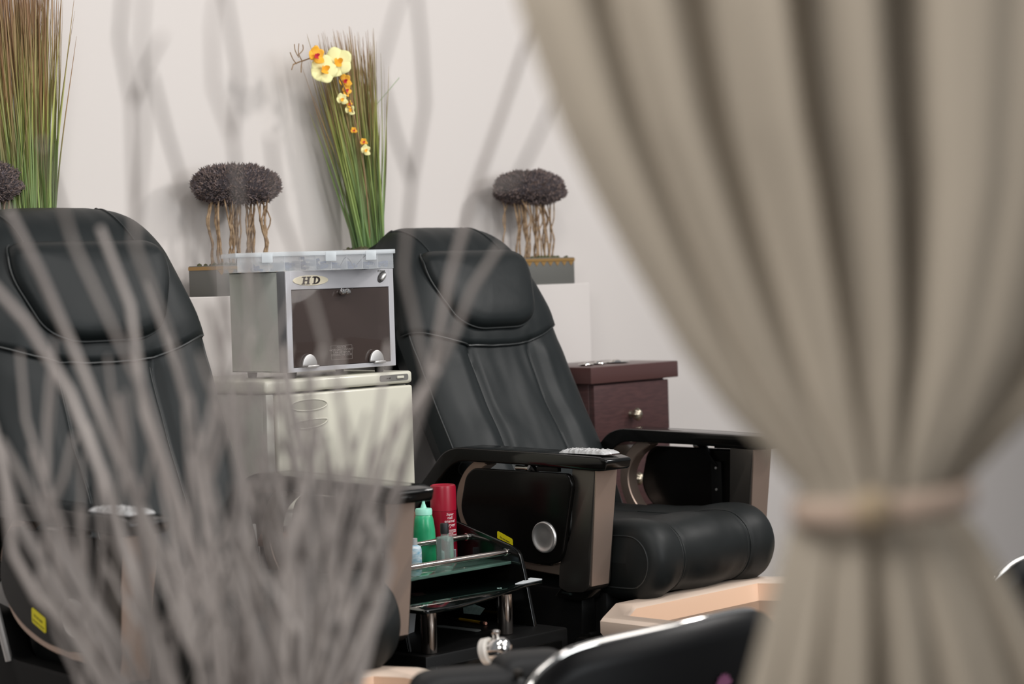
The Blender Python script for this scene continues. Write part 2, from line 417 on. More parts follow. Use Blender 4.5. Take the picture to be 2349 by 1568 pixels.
    for t in (-.54, -.50, .50, .54):
        bm = NB(); pts = []
        for j, p in enumerate(sp[12:62]):
            y, z = p.x, p.y; my2 = min(max(y, 2.93), 3.36); dy, dz = y-my2, z-mz; L = math.hypot(dy, dz) or 1
            k = max(0, 1-abs(t)**18)**(1/2.6)
            g = -.004*math.exp(-((abs(t)-.52)/.02)**2)+.004*math.cos(t*math.pi*1.9)+.010*math.exp(-((abs(t)-.74)/.2)**2)*(1 if y < 3.2 else .3)
            pts.append(((x0+x1)/2+(x1-x0)/2*t, my2+dy*k+dy/L*g*k, mz+dz*k+dz/L*g*k))
        tube(bm, pts, .0009, 5); finish(bm, 'seam', PIPING, seat)
    for t in (-.972, .972):
        bm = NB(); pts = []
        for j, p in enumerate(sp[12:64]):
            y, z = p.x, p.y; my2 = min(max(y, 2.93), 3.36); k = max(0, 1-abs(t)**18)**(1/2.6)
            pts.append(((x0+x1)/2+(x1-x0)/2*t, my2+(y-my2)*k*1.006, mz+(z-mz)*k*1.006))
        tube(bm, pts, .002, 6); finish(bm, 'seat_piping', PIPING, seat)
    # chair body under the seat
    bm = NB(); box(bm, 3.475, 3.925, 2.99, 3.55, .10, .575, .02); box(bm, 3.50, 3.90, 3.40, 3.50, .50, .80, .03)
    finish(bm, 'seat_base', MATTE, root)
    for xa_ in (3.43, 3.925):
        finish(prism(NB(), rounded([(3.02, .0), (3.66, .0), (3.66, .60), (3.56, .68), (3.43, .66), (3.38, .585), (3.02, .575)], .02), 0, xa_, xa_+.045, .006), 'side_skirt', MATTE, root)
    # two arms
    for sg in (-1, 1):
        def X(a): return CX+sg*a                       # a: distance from the chair centre
        def pz(pts, a, b, bev=0.0, seg=2, bm=None):
            lo, hi = sorted((X(a), X(b))); return prism(bm or NB(), pts, 0, lo, hi, bev, seg)
        pad = rounded([(2.898, .860), (2.925, .8665), (3.12, .8705), (3.335, .8735), (3.372, .862), (3.50, .735), (3.545, .66), (3.505, .655), (3.46, .712), (3.362, .822), (3.325, .843), (3.13, .842), (2.925, .8365), (2.905, .838)],
                      [.008, .004, 0, .03, .03, .03, .01, .01, .03, .03, .02, 0, .003, .006], 5)
        arm = finish(pz(pad, .238, .318, .007, 3), 'armrest', GLOSS, root, 40)
        # front post: bronze face, dark sides
        post = rounded([(2.942, .836), (3.006, .838), (3.012, .70), (3.05, .64), (3.052, .586), (3.03, .578), (2.985, .580), (2.968, .592)], [.002, 0, .03, .03, .006, .004, .01, .012], 4)
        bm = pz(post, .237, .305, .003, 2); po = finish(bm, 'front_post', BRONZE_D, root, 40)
        bm = NB(); lo, hi = sorted((X(.234), X(.300)))
        P4 = [(2.9405, .8355), (2.966, .594)]
        b = bmesh.new(); q = []
        xa = (X(.238), X(.3045)); xb = (X(.246), X(.300))
        for (xx, (y, z)) in ((xa[0], P4[0]), (xa[1], P4[0]), (xb[1], P4[1]), (xb[0], P4[1])): q.append(b.verts.new((xx, y-.001, z)))
        for (xx, (y, z)) in ((xa[0], P4[0]), (xa[1], P4[0]), (xb[1], P4[1]), (xb[0], P4[1])): q.append(b.verts.new((xx, y+.004, z)))
        for f in ((0, 1, 2, 3), (7, 6, 5, 4), (0, 4, 5, 1), (1, 5, 6, 2), (2, 6, 7, 3), (3, 7, 4, 0)): b.faces.new([q[i] for i in f])
        merge(bm, b); o = finish(bm, 'post_face', BRONZE, po, 30); o['label'] = 'bronze face of the arm post'
        bm = NB(); pz(rounded([(2.985, .586), (3.05, .586), (3.07, .565), (3.0, .560)], .006), .24, .30, .002, bm=bm); finish(bm, 'post_foot', GLOSS, po)
        # C shaped bronze frame
        c = catmull([(3.268, .846), (3.318, .812), (3.343, .762), (3.330, .705), (3.285, .662), (3.19, .634), (3.04, .622)], 8)
        outer = []; inner = []
        for i, p in enumerate(c):
            tdir = (c[min(i+1, len(c)-1)]-c[max(i-1, 0)]).normalized(); nn = Vector((-tdir.y, tdir.x))
            outer.append(tuple(p+nn*.013)); inner.append(tuple(p-nn*.013))
        finish(pz(outer+inner[::-1], .262, .296, .002, 1), 'curved_frame', BRONZE, root, 40)
        # glossy side flap
        pan = rounded([(3.282, .8295), (3.306, .812), (3.326, .738), (3.306, .700), (3.255, .664), (3.18, .640), (3.10, .632), (3.045, .638), (3.028, .66), (3.010, .745), (2.996, .806), (3.006, .8285)],
                      [.01, .02, .03, .03, .03, .03, .02, .012, .02, .02, .015, .014], 5)
        flap = finish(pz(pan, .303, .317, .004, 3), 'side_flap', PANEL, root, 40)
        # cup shaped disc
        bm = NB(); lathe(bm, [(0, .003), (.010, .0022), (.020, .0022), (.026, .0040), (.0290, .0062), (.0315, .0066), (.0330, .005), (.0335, .0), (.0, .0)], X(.3165), 3.077, .692, 40, (sg, 0, 0))
        d = finish(bm, 'disc', SILVER, flap, 60)
        d['label'] = 'round silver dish on the side flap'
        # yellow warning label
        if sg < 0:
            bm = NB(); yl = [(3.214, .6975), (3.214, .672), (3.170, .6565), (3.170, .682)]
            lo, hi = sorted((X(.3165), X(.3182))); prism(bm, rounded(yl, .004, 3), 0, lo, hi)
            lb = finish(bm, 'warning_label', YELLOW, flap, 0); lb['label'] = 'yellow warning label on the side flap'
            yd = Vector((0, -.044, -.0155)).normalized(); zd = Vector((0, -.33, .94)).normalized()
            b = text_bm('Do not open', .0056, (lo-.0004, 3.192, .6785), yd, Vector((0, 0, 1)), .0002)
            merge(b, text_bm('When power is connected', .0036, (lo-.0004, 3.192, .6695), yd, Vector((0, 0, 1)), .0002))
            finish(b, 'lettering', INK, lb, 0)
        # inside hinge bracket and screws seen under the far arm
        bm = NB(); pz([(3.125, .84), (3.145, .84), (3.093, .79), (3.083, .79)], .288, .300, .001, bm=bm); pz([(3.075, .80), (3.105, .80), (3.105, .63), (3.075, .63)], .292, .303, .001, bm=bm)
        hb = finish(bm, 'hinge_bracket', MATTE, root, 30)
        for zz in (.785, .735, .69, .655):
            bm = NB(); lathe(bm, [(.0032, 0), (.003, .0016), (0, .002)], X(.292), 3.090, zz, 10, (-sg, 0, 0)); finish(bm, 'screw', SILVER, hb)
        # small latch under the arm
        bm = NB(); tube(bm, [(X(.306), 3.163, .8345), (X(.306), 3.135, .8345)], .0055, 12); tube(bm, [(X(.306), 3.134, .8345), (X(.306), 3.126, .8345)], .0065, 12)
        finish(bm, 'latch', CHROME, root)
        bm = NB(); box(bm, *sorted((X(.300), X(.312))), 3.04, 3.10, .830, .840, .001); finish(bm, 'catch', MATTE, root)
    # steel tube behind the arm
    for xa_, xi in ((3.40, .01), (3.988, -.01)):
        bm = NB(); tube(bm, [(xa_, 3.425, .79), (xa_+xi, 3.40, .70), (xa_+3*xi, 3.385, .58)], .007, 10); finish(bm, 'support_tube', SILVER, root)
    place(root, T, yaw)
    # remote wrapped in plastic film on the near arm
    def lump(x0, x1, y0, y1, z0, h, nx, ny, seed):
        bm = NB(); V = []
        for i in range(nx+1):
            row = []
            for j in range(ny+1):
                u, v = i/nx*2-1, j/ny*2-1; e = max(0, (1-abs(u)**6)*(1-abs(v)**8))**.5
                z = z0+e*(h+.0020*noise.noise(Vector((u*5+seed, v*9, 0)))+.0025*abs(noise.noise(Vector((u*13+seed, v*22, 3)))))
                row.append(bm.verts.new((x0+(x1-x0)*i/nx, y0+(y1-y0)*j/ny, z)))
            V.append(row)
        grid_faces(bm, V); return bm
    pr_ = thing('wrapped_remote', (3.423, 2.985, .868), rem_label, 'remote control', 'film-wrapped remotes on the armrests')
    finish(box(NB(), 3.400, 3.440, 2.925, 3.030, .8705, .8755, .002), 'remote_body', DEV, pr_)
    finish(lump(3.394, 3.446, 2.916, 3.042, .870, .0075, 30, 50, recl), 'plastic_film', WRAP, pr_, 60)
    place(pr_, T, yaw)
    return root
TL = Vector((-1.264, -.095, .010))
make_chair(Vector((0, 0, 0)), 26.8, 'black leather pedicure chair in the middle, in front of the dresser and right topiary', 'film-wrapped remote on the arm of the middle pedicure chair')
make_chair(TL, 22.5, 'black leather pedicure chair at the left edge, half hidden by grey twigs', 'film-wrapped remote on the arm of the left pedicure chair', -5.0)
# ------------------------------------------------------------ foot baths
def foot_bath(T0, label, yaw=0.0):
    T = Vector((0, 0, 0)); t = thing('foot_bath', (3.60, 2.6, 0), label, 'foot bath', 'foot baths in front of the pedicure chairs')
    x0, x1, y0, y1 = 3.262, 3.925, 2.40, 2.925
    def P(x, y, z): return Vector((x, y, z))+T
    bm = NB(); ch = .10
    def ring(d, z, c=ch):
        a, b, e, f = x0+d, x1-d, y0+d, y1-d; c = max(c-d*.6, .01)
        return [P(a+c, e, z), P(b-c, e, z), P(b, e+c, z), P(b, f-c*.8, z), P(b-c*.4, f, z), P(a+c*1.6, f, z), P(a, f-c, z), P(a, e+c, z)]
    levels = [(.012, .515), (.0, .53), (.0, .553), (.006, .56), (.048, .56), (.058, .553)]
    rings = [[bm.verts.new(v) for v in ring(d, z)] for d, z in levels]
    grid_faces(bm, rings, close_v=True); finish(bm, 'rim', PEACH, t, 40)
    bm = NB(); levels = [(.058, .553), (.075, .45), (.10, .36), (.14, .34)]
    rings = [[bm.verts.new(v) for v in ring(d, z)] for d, z in levels]; grid_faces(bm, rings, close_v=True); bm.faces.new(rings[-1]); finish(bm, 'bowl', PEACH_IN, t, 40)
    bm = NB(); box(bm, x0+.012+T.x, x1-.012+T.x, y0+.012+T.y, y1-.005+T.y, 0.02, .516, .02); box(bm, x0+T.x+.02, x1+.02+T.x, y0-.02+T.y, y1-.006+T.y, 0, .43, .03)
    finish(bm, 'housing', GLOSS, t)
    bm = NB(); box(bm, x0-.02+T.x, x0+.0+T.x, y0+.05+T.y, y1-.14+T.y, .43, .452, .004); finish(bm, 'trim_strip', BRONZE_D, t)
    place(t, T0, yaw); return t
foot_bath(Vector((0, 0, 0)), 'peach foot bath in front of the middle pedicure chair')
foot_bath(TL, 'peach foot bath at the bottom edge, in front of the left pedicure chair', -5.0)
# chrome hand shower standing on the left bath deck
t = thing('hand_shower', (2.585, 2.60, .56), 'chrome and white shower head between the stool pads and the black cart', 'shower head')
bm = NB(); ax = Vector((-.45, .15, .88)).normalized()
tube(bm, [(2.622, 2.50, .556), (2.622, 2.502, .60)], .009, 14)
finish(bm, 'post', CHROME, t)
bm = NB(); a2 = (RT*.86+Vector((0, 0, .22))-V0*.45).normalized()
lathe(bm, [(0, -.018), (.015, -.018), (.0185, -.010), (.020, .0), (.0195, .010), (.017, .018), (.011, .024), (0, .026)], 2.622, 2.502, .622, 28, a2)
lathe(bm, [(.0055, .016), (.0055, .024), (.0075, .027), (.0065, .032), (0, .034)], 2.622, 2.502, .622, 16, (0, 0, 1))
finish(bm, 'head', CHROME, t, 50)
bm = NB(); lathe(bm, [(0, -.026), (.016, -.026), (.0225, -.023), (.0225, -.012), (.018, -.010), (0, -.010)], 2.622, 2.502, .622, 28, a2); o = finish(bm, 'face_ring', mat('shower_white', (224, 218, 210), .3), t, 40); o['label'] = 'white ring of the shower head'
# ------------------------------------------------------------ towel warmer, steriliser, organiser on a side table
t = thing('side_table', (3.02, 3.45, 0), 'brown wooden side table carrying the cream towel warmer', 'table')
finish(box(NB(), 2.802, 3.26, 3.272, 3.64, .722, .745, .004), 'tabletop', WOODB, t)
for x in (2.815, 3.205):
    for y in (3.30, 3.59): finish(box(NB(), x, x+.03, y, y+.03, 0, .723, .003), 'leg', WOOD, t)
t = thing('towel_warmer', (3.01, 3.42, .745), 'cream towel warmer cabinet below the steel steriliser', 'towel warmer')
x0, x1, y0, y1 = 2.809, 3.213, 3.286, 3.60
bm = NB(); box(bm, x0, x1, y0+.014, y1, .757, 1.022, .006); finish(bm, 'cabinet', CREAM_G, t)
bm = NB(); box(bm, x0-.002, x1+.001, y0, y1, 1.0245, 1.0505, .007, 3); finish(bm, 'lid', CREAM, t)
bm = NB(); box(bm, x0+.002, 2.831, y0+.004, y0+.03, .759, 1.0235, .003); box(bm, 2.832, x1, y0+.006, y0+.03, .7585, .785, .004); finish(bm, 'front_frame', CREAM_G, t)
door = finish(box(NB(), 2.8345, x1, y0, y0+.013, .790, 1.0205, .005, 3), 'door', CREAM, t)
def oval(cx, cz, a, b, y, n=40, flat=False, tilt=0.0):
    pts = []
    for k in range(n):
        th = 2*math.pi*k/n; px = a*math.copysign(abs(math.cos(th))**.9, math.cos(th)); pz = b*math.sin(th)
        if flat and pz > 0: pz *= .35
        pts.append((cx+px, cz+pz+tilt*px))
    return pts
for cz, fl in ((.9965, False), (.9665, True)):
    pts = oval(2.919, cz-(.004 if fl else 0), .0485, .0112 if not fl else .0125, 0, 44, fl, .05 if fl else 0)
    bm = NB(); prism(bm, pts, 1, y0-.0012, y0+.001, .0005, 1); h = finish(bm, 'handle', CREAM_D, door, 30)
    bm = NB(); ring = [(p[0], y0-.0012, p[1]) for p in pts]; tube(bm, ring+[ring[0], ring[1]], .0016, 8, cap=False); finish(bm, 'handle_rim', CREAM, h, 60)
bm = text_bm('TOWEL WARMER', .0085, (3.205, y0-.0003, .806), (1, 0, 0), (0, 0, 1), .0003, 'RIGHT'); finish(bm, 'lettering', INK, door, 0)
bm = NB(); prism(bm, rounded([(3.118, 1.0315), (3.200, 1.0315), (3.200, 1.0445), (3.118, 1.0445)], .005), 1, y0-.0008, y0+.001); sw = finish(bm, 'switch_plate', INKG, t, 30)
finish(box(NB(), 3.166, 3.186, y0-.0035, y0, 1.0355, 1.0415, .0015), 'switch', CREAM, sw)
finish(text_bm('on off', .005, (3.142, y0-.0012, 1.0362), (1, 0, 0), (0, 0, 1), .0002), 'lettering', INK, sw, 0)
bm = NB(); lathe(bm, [(.0022, 0), (.0022, .022)], 2.8325, y0+.004, .79, 10); finish(bm, 'hinge_pin', CHROME, door)
for x in (2.835, 3.165):
    for y in (3.305, 3.56): finish(box(NB(), x, x+.025, y, y+.02, .7452, .760, .002), 'foot', MATTE, t)
# ultraviolet steriliser
t = thing('steriliser', (3.02, 3.38, 1.0505), 'brushed steel steriliser with dark glass door, on the towel warmer', 'steriliser')
x0, x1, y0, y1 = 2.878, 3.176, 3.296, 3.472; zb, zt = 1.063, 1.266
bm = NB(); box(bm, x0+.001, x0+.003, y0+.028, y1, zb, zt, .0005); box(bm, x1-.003, x1-.001, y0+.004, y1, zb, zt, .0005); box(bm, x0+.001, x1-.001, y0+.004, y1, zt-.003, zt, .0008); box(bm, x0+.001, x1-.001, y0+.006, y1, zb, zb+.003, .0008)
box(bm, x0+.003, x1-.003, y1-.003, y1, zb, zt, .0005); finish(bm, 'casing', STEEL, t)
bm = NB(); box(bm, x0, x0+.003, y0+.004, y0+.028, zb, zt, .0005); o = finish(bm, 'side_strip', STEEL_D, t); o['label'] = 'dark strip beside the front of the steriliser'
fx0, fx1, fz0, fz1 = 2.892, 3.162, 1.072, 1.2285
bm = NB()
for b in ((x0, fx0, zb, zt), (fx1, x1, zb, zt), (fx0-.001, fx1+.001, fz1, zt), (fx0-.001, fx1+.001, zb, fz0)): box(bm, b[0], b[1], y0, y0+.006, b[2], b[3], .0008, 1)
finish(bm, 'front_frame', STEEL_L, t)
finish(box(NB(), x0+.004, x1-.004, y0+.03, y0+.034, zb+.004, zt-.004), 'inner_panel', WINDARK, t)
win = finish(box(NB(), fx0+.001, fx1-.001, y0+.001, y0+.004, fz0+.001, fz1-.001, .0008), 'door_glass', WINGLASS, t)
bm = text_bm('CAUTION\nAVOID DIRECT UV LIGHT\nTURN OFF BEFORE\nOPENING THE DOOR', .0058, (3.023, y0+.0006, 1.1065), (1, 0, 0), (0, 0, 1), .0002, space=.9)
for b in ((2.994, 3.0525, 1.1115, 1.112), (2.994, 3.0525, 1.083, 1.0835), (2.994, 2.9945, 1.083, 1.112), (3.052, 3.0525, 1.083, 1.112)): box(bm, b[0], b[1], y0+.0004, y0+.001, b[2], b[3])
finish(bm, 'caution_label', mat('faint_print', (130, 122, 118), .5), win, 0)
for x in (3.022, 3.035):
    bm = NB(); lathe(bm, [(.004, 0), (.004, .006), (.0062, .009), (.0065, .013), (.0045, .017), (0, .018)], x, y0+.002, 1.221, 20, (0, -1, 0)); finish(bm, 'knob', CHROME, win, 50)
for x in (2.931, 3.117):
    bm = NB(); pts = [(x+.0195*math.cos(math.pi*k/20), 1.0745+.0235*math.sin(math.pi*k/20)) for k in range(21)]; prism(bm, pts, 1, y0-.006, y0-.001, .0012, 2); box(bm, x-.006, x+.024, y0-.007, y0, 1.0705, 1.0755, .0012)
    finish(bm, 'hinge', SILVER, win, 40)
bm = NB(); prism(bm, [(2.944+.0475*math.cos(2*math.pi*k/48), 1.2465+.0105*math.sin(2*math.pi*k/48)) for k in range(48)], 1, y0-.0012, y0+.001, .0006, 1); bd = finish(bm, 'badge', BADGE, t, 30); bd['label'] = 'oval cream badge reading HD'
bm = NB(); yb = (y0-.0020, y0-.0010); zc = 1.2465
def it(p, cx): return [(cx+a+(b)*.22, zc+b) for a, b in p]     # slanted letter outline
for poly in ([(-.0085, -.0072), (-.0035, -.0072), (-.0035, .0072), (-.0085, .0072)], [(.0035, -.0072), (.0085, -.0072), (.0085, .0072), (.0035, .0072)], [(-.004, -.0012), (.004, -.0012), (.004, .0012), (-.004, .0012)],
             [(-.0112, -.0078), (-.0012, -.0078), (-.0012, -.0060), (-.0112, -.0060)], [(.0010, -.0078), (.0112, -.0078), (.0112, -.0060), (.0010, -.0060)],
             [(-.0135, .0060), (-.0012, .0060), (-.0012, .0078), (-.0120, .0078)], [(.0010, .0060), (.0112, .0060), (.0112, .0078), (.0010, .0078)]):
    prism(bm, it(poly, 2.931), 1, *yb)
cx = 2.958
prism(bm, it([(-.0062, -.0078), (-.0016, -.0078), (-.0016, .0078), (-.0062, .0078)], cx), 1, *yb)
prism(bm, it([(-.0115, .0056), (-.004, .0050), (-.004, .0078), (-.010, .0078)], cx), 1, *yb)
prism(bm, it([(-.0090, -.0078), (-.001, -.0078), (-.001, -.0060), (-.0090, -.0060)], cx), 1, *yb)
arc = [(-.002+.0125*math.sin(k/14*math.pi), .0078*math.cos(k/14*math.pi)) for k in range(15)]; arc2 = [(-.002+.0075*math.sin(k/14*math.pi), .0052*math.cos(k/14*math.pi)) for k in range(15)]
for k in range(14): prism(bm, it([arc[k], arc[k+1], arc2[k+1], arc2[k]], cx), 1, *yb)
finish(bm, 'lettering', INK, bd, 0)
bm = NB(); lathe(bm, [(.0, .0), (.0145, 0), (.0145, .002), (.013, .003), (0, .003)], 3.142, y0+.001, 1.2495, 28, (0, -1, 0), .62); sw = finish(bm, 'switch_ring', mat('ring_dark', (90, 88, 88), .3, metal=.6), t)
bm = NB(); lathe(bm, [(.010, .0), (.010, .003), (.007, .0055), (0, .006)], 3.144, y0-.001, 1.2495, 24, (0, -1, 0), .55); finish(bm, 'switch', SILVER, sw, 50)
finish(text_bm('POWER', .0062, (3.142, y0-.0004, 1.2592), (1, 0, 0), (0, 0, 1), .0002), 'lettering', INKG, t, 0)
for x in (2.905, 3.147):
    for y in (3.318, 3.44): bm = NB(); lathe(bm, [(.0085, 0), (.0105, .0125)], x, y, 1.0506, 16); finish(bm, 'foot', MATTE, t, 40)
# frosted organiser box, turned towards the camera
t = thing('organiser_box', (2.990, 3.355, 1.2663), 'frosted plastic organiser box with compartments, on top of the steriliser', 'box')
t.rotation_euler = (0, 0, R_(-30))
def fl(bm, name, m, parent=t, sm=35):                # built in the box's own axes
    o = finish(bm, name, m, None, sm); o.parent = parent; return o
W2, D2, H2 = .160, .085, .038
bm = NB()
box(bm, -W2, W2, -D2, D2, 0, .0015); box(bm, -W2, W2, -D2, -D2+.0015, 0, H2); box(bm, -W2, W2, D2-.0015, D2, 0, H2); box(bm, -W2, -W2+.0015, -D2, D2, 0, H2); box(bm, W2-.0015, W2, -D2, D2, 0, H2)
bx = fl(bm, 'tray', BOXPL)
lid = fl(box(NB(), -W2-.004, W2+.004, -D2-.004, D2+.004, H2-.008, H2+.001, .0015), 'lid', BOXLID)
for k in range(1, 10): fl(box(NB(), -W2+k*2*W2/10-.0006, -W2+k*2*W2/10+.0006, -D2+.0015, D2-.0015, .0015, H2-.008), 'divider', BOXDIV)
for x in (-.100, .030, .113):
    bm = NB(); box(bm, x-.011, x+.011, -D2-.0055, -D2-.0035, H2-.020, H2-.001, .0008); fl(bm, 'latch', BOXLID)
rnd = random.Random(5)
for k in (1, 3, 4, 5, 6, 7, 8, 9):
    xc = -W2+(k+.5)*2*W2/10; bm = NB(); hmax = {4: .026, 5: .022, 3: .016}.get(k, .014)
    for j in range(16):
        c = Vector((xc+rnd.uniform(-.012, .012), rnd.uniform(-D2+.012, D2-.012), rnd.uniform(.004, hmax))); a = rnd.uniform(0, 6.28)
        d = Vector((math.cos(a), math.sin(a), rnd.uniform(-.2, .2)))*.006
        tube(bm, [c-d, c+d], rnd.uniform(.0025, .004), 6)
    o = fl(bm, 'nail_tips', BLUEBIT); o['kind'] = 'stuff'
bm = NB(); pts = catmull([(.052, -D2+.01, .008), (.062, -D2+.008, .024), (.072, -D2+.01, .018), (.078, -D2+.01, .006)], 6); tube(bm, pts, .0009, 5); tube(bm, catmull([(.085, -D2+.01, .008), (.098, -D2+.01, .022), (.113, -D2+.01, .033)], 6), .0009, 5); fl(bm, 'wire_clip', MATTE)
# ------------------------------------------------------------ black nail cart
t = thing('nail_cart', (3.08, 3.09, 0), 'black trolley with chrome rails between the two pedicure chairs', 'cart')
bm = NB(); box(bm, 2.872, 3.277, 2.925, 3.262, .30, .53, .004); finish(bm, 'drawer_box', MATTE, t)
bm = NB(); box(bm, 2.895, 3.255, 2.921, 2.926, .345, .508, .002); dr = finish(bm, 'drawer_front', GLOSS, t)
for x in (2.88, 3.235):
    for y in (2.94, 3.21): finish(box(NB(), x, x+.03, y, y+.03, .0, .301, .002), 'leg', MATTE, t)
sp_ = rounded([(2.990, .530), (3.014, .640), (3.026, .678), (3.046, .690), (3.082, .700), (3.20, .731), (3.262, .742), (3.262, .530)], [0, .02, .02, .02, .02, .02, .006, 0], 5)
finish(prism(NB(), sp_, 0, 3.247, 3.257, .0025, 2), 'side_panel', GLOSS, t, 40)
finish(prism(NB(), sp_, 0, 2.89, 2.90, .0025, 2), 'side_panel', GLOSS, t, 40)
finish(box(NB(), 2.90, 3.247, 3.048, 3.262, .6535, .6595, .001), 'upper_shelf', SHELFUP, t)
finish(box(NB(), 2.90, 3.247, 3.252, 3.261, .531, .652, .001), 'back_panel', MATTE, t)
for (y, z) in ((3.056, .6785), (3.167, .703)):
    bm = NB(); tube(bm, [(2.90, y, z), (3.247, y, z)], .0062, 16); finish(bm, 'rail', STEELROD, t)
    bm = NB(); tube(bm, [(3.238, y, z), (3.2465, y, z)], .0078, 16); finish(bm, 'rail_socket', CHROME, t)
ls = rounded([(2.860, 2.915), (2.93, 2.905), (3.06, 2.935), (3.20, 2.985), (3.285, 2.995), (3.285, 3.04), (3.245, 3.07), (3.245, 3.25), (2.902, 3.25), (2.860, 3.05)], [.015, .03, .05, .04, .008, .008, .02, 0, 0, .02], 5)
finish(prism(NB(), ls, 2, .612, .620, .002, 2), 'lower_shelf', SHELFGL, t, 40)
for x, y in ((3.146, 2.975), (2.905, 2.948)):
    bm = NB(); lathe(bm, [(.0135, .5302), (.0155, .532), (.0155, .611)], x, y, 0, 28); finish(bm, 'pillar', STEELROD, t, 50)
for x, y in ((3.150, 2.992), (2.912, 2.962)):
    bm = NB(); box(bm, x-.006, x+.006, y-.0007, y+.0007, .6201, .6205); b2 = NB(); box(b2, x-.0007, x+.0007, y-.006, y+.006, .6201, .6205); merge(bm, b2); finish(bm, 'screw_mark', TEAL, t, 0)
o = tag(finish(prism(NB(), [(3.205, 3.0), (3.218, 2.9915), (3.284, 2.998), (3.284, 3.030)], 2, .6203, .6222), 'tape_strip', STICKW, None, 0), 'white strip lying on the right front corner of the cart shelf', 'strip')
# things on the cart
t = thing('spray_can', (3.215, 3.208, .6595), 'dark red spray can with red cap on the cart upper shelf', 'spray can')
cx, cy = 3.2155, 3.2085
bm = NB(); lathe(bm, [(.0255, .6597), (.0265, .6615), (.0265, .759)], cx, cy, 0, 48); can = finish(bm, 'can_body', RED, t, 40)
bm = NB(); lathe(bm, [(.0272, .7592), (.0272, .806), (.0262, .811), (.0235, .8125), (.0215, .8105), (0, .8105)], cx, cy, 0, 48); finish(bm, 'cap', REDCAP, t, 40)
def wrap_text(txt, size, ang, z, R, mtl, parent, space=1.0, name='lettering', shear=0.0):
    b = text_bm(txt, size, (0, 0, 0), (1, 0, 0), (0, 1, 0), .00015, 'CENTER', shear, space)
    for v in b.verts:
        a = ang+v.co.x/R; v.co = Vector((cx+math.cos(a)*(R+v.co.z), cy+math.sin(a)*(R+v.co.z), z+v.co.y))
    return finish(b, name, mtl, parent, 0)
AF = math.atan2(-cy, -cx)+.52
wrap_text('Super', .0075, AF, .7500, .0267, WHITEINK, can, shear=.3)
wrap_text('nail\nenamel', .0088, AF, .7425, .0267, WHITEINK, can, .8)
wrap_text('Dryer', .0105, AF, .7265, .0267, WHITEINK, can, shear=.4)
wrap_text('THE PROFESSIONAL\nNAIL DRYING SPRAY\nUSED BY\nSALONS EVERYWHERE', .0038, AF, .7175, .0267, WHITEINK, can, .9)
wrap_text('Dries nail enamel fast\nleaves a glossy finish\nSpray on wet nails\nLet dry', .0036, AF, .7005, .0267, WHITEINK, can, .9)
b = NB()
for (a0, a1, z0, z1) in [(-.35, .55, .6612, .6785)]:
    rings = [[b.verts.new((cx+math.cos(AF+a0+(a1-a0)*i/12)*.02672, cy+math.sin(AF+a0+(a1-a0)*i/12)*.02672, z)) for i in range(13)] for z in (z0, z1)]
    grid_faces(b, rings)
bl = finish(b, 'barcode_label', GREYBAR, can, 0)
b = NB(); rr_ = random.Random(3); a = -.22
while a < .45:
    wd = rr_.choice((.015, .03, .045))
    rings = [[b.verts.new((cx+math.cos(AF+a+wd*i)*.02680, cy+math.sin(AF+a+wd*i)*.02680, z)) for i in (0, 1)] for z in (.6625, .6765)]; grid_faces(b, rings); a += wd+rr_.choice((.02, .035))
finish(b, 'bars', INK, bl, 0)
t = thing('squeeze_bottle', (3.145, 3.196, .6595), 'green squeeze bottle with a pointed mint nozzle on the cart', 'bottle')
bm = NB(); lathe(bm, [(.021, .6597), (.0235, .664), (.0235, .70), (.0225, .725), (.0195, .748), (.0165, .757), (.014, .759)], 3.148, 3.199, 0, 36); b_ = finish(bm, 'bottle_body', GREEN, t, 60)
bm = NB(); lathe(bm, [(.0175, .757), (.0178, .766), (.0165, .7695), (.0065, .771), (.0035, .780), (.0013, .795), (0, .7955)], 3.148, 3.199, 0, 30); finish(bm, 'nozzle_cap', GREENCAP, t, 50)
t = thing('glass_bottle', (3.135, 3.128, .6595), 'small clear glass bottle with black cap behind the front rail', 'bottle')
cx2, cy2 = 3.136, 3.128
bm = NB(); lathe(bm, [(0, .6597), (.0165, .6597), (.0178, .662), (.0178, .711), (.0165, .7165), (.0085, .7185), (.0075, .722), (.0075, .727), (0, .727)], cx2, cy2, 0, 36); lathe(bm, [(0, .665), (.0155, .665), (.0160, .668), (.0160, .708), (.0145, .7135), (.006, .716), (0, .716)][::-1], cx2, cy2, 0, 30)
finish(bm, 'glass_body', GLASS, t, 45)
bm = NB(); lathe(bm, [(.0085, .7235), (.0088, .7255), (.0088, .7425), (.0078, .7445), (0, .7445)], cx2, cy2, 0, 28); finish(bm, 'cap', BLACKCAP, t, 40)
t = thing('blue_bottle', (3.055, 3.14, .6595), 'blue and white bottle mostly behind the grey chair post', 'bottle')
bm = NB(); lathe(bm, [(.0145, .6597), (.016, .6615), (.016, .700), (.014, .706), (.008, .709)], 3.0535, 3.135, 0, 28); finish(bm, 'bottle_body', BLUE, t, 50)
bm = NB(); lathe(bm, [(.008, .709), (.008, .722), (0, .723)], 3.0535, 3.135, 0, 24); finish(bm, 'cap', CARD, t, 50)
def rotbox(name, c, half, rz, m, label, cat, bev=.001, tilt=0):
    bm = NB(); box(bm, -half[0], half[0], -half[1], half[1], -half[2], half[2], bev); o = finish(bm, name, m, None); o.location = c; o.rotation_euler = (0, tilt, R_(rz)); return tag(o, label, cat)
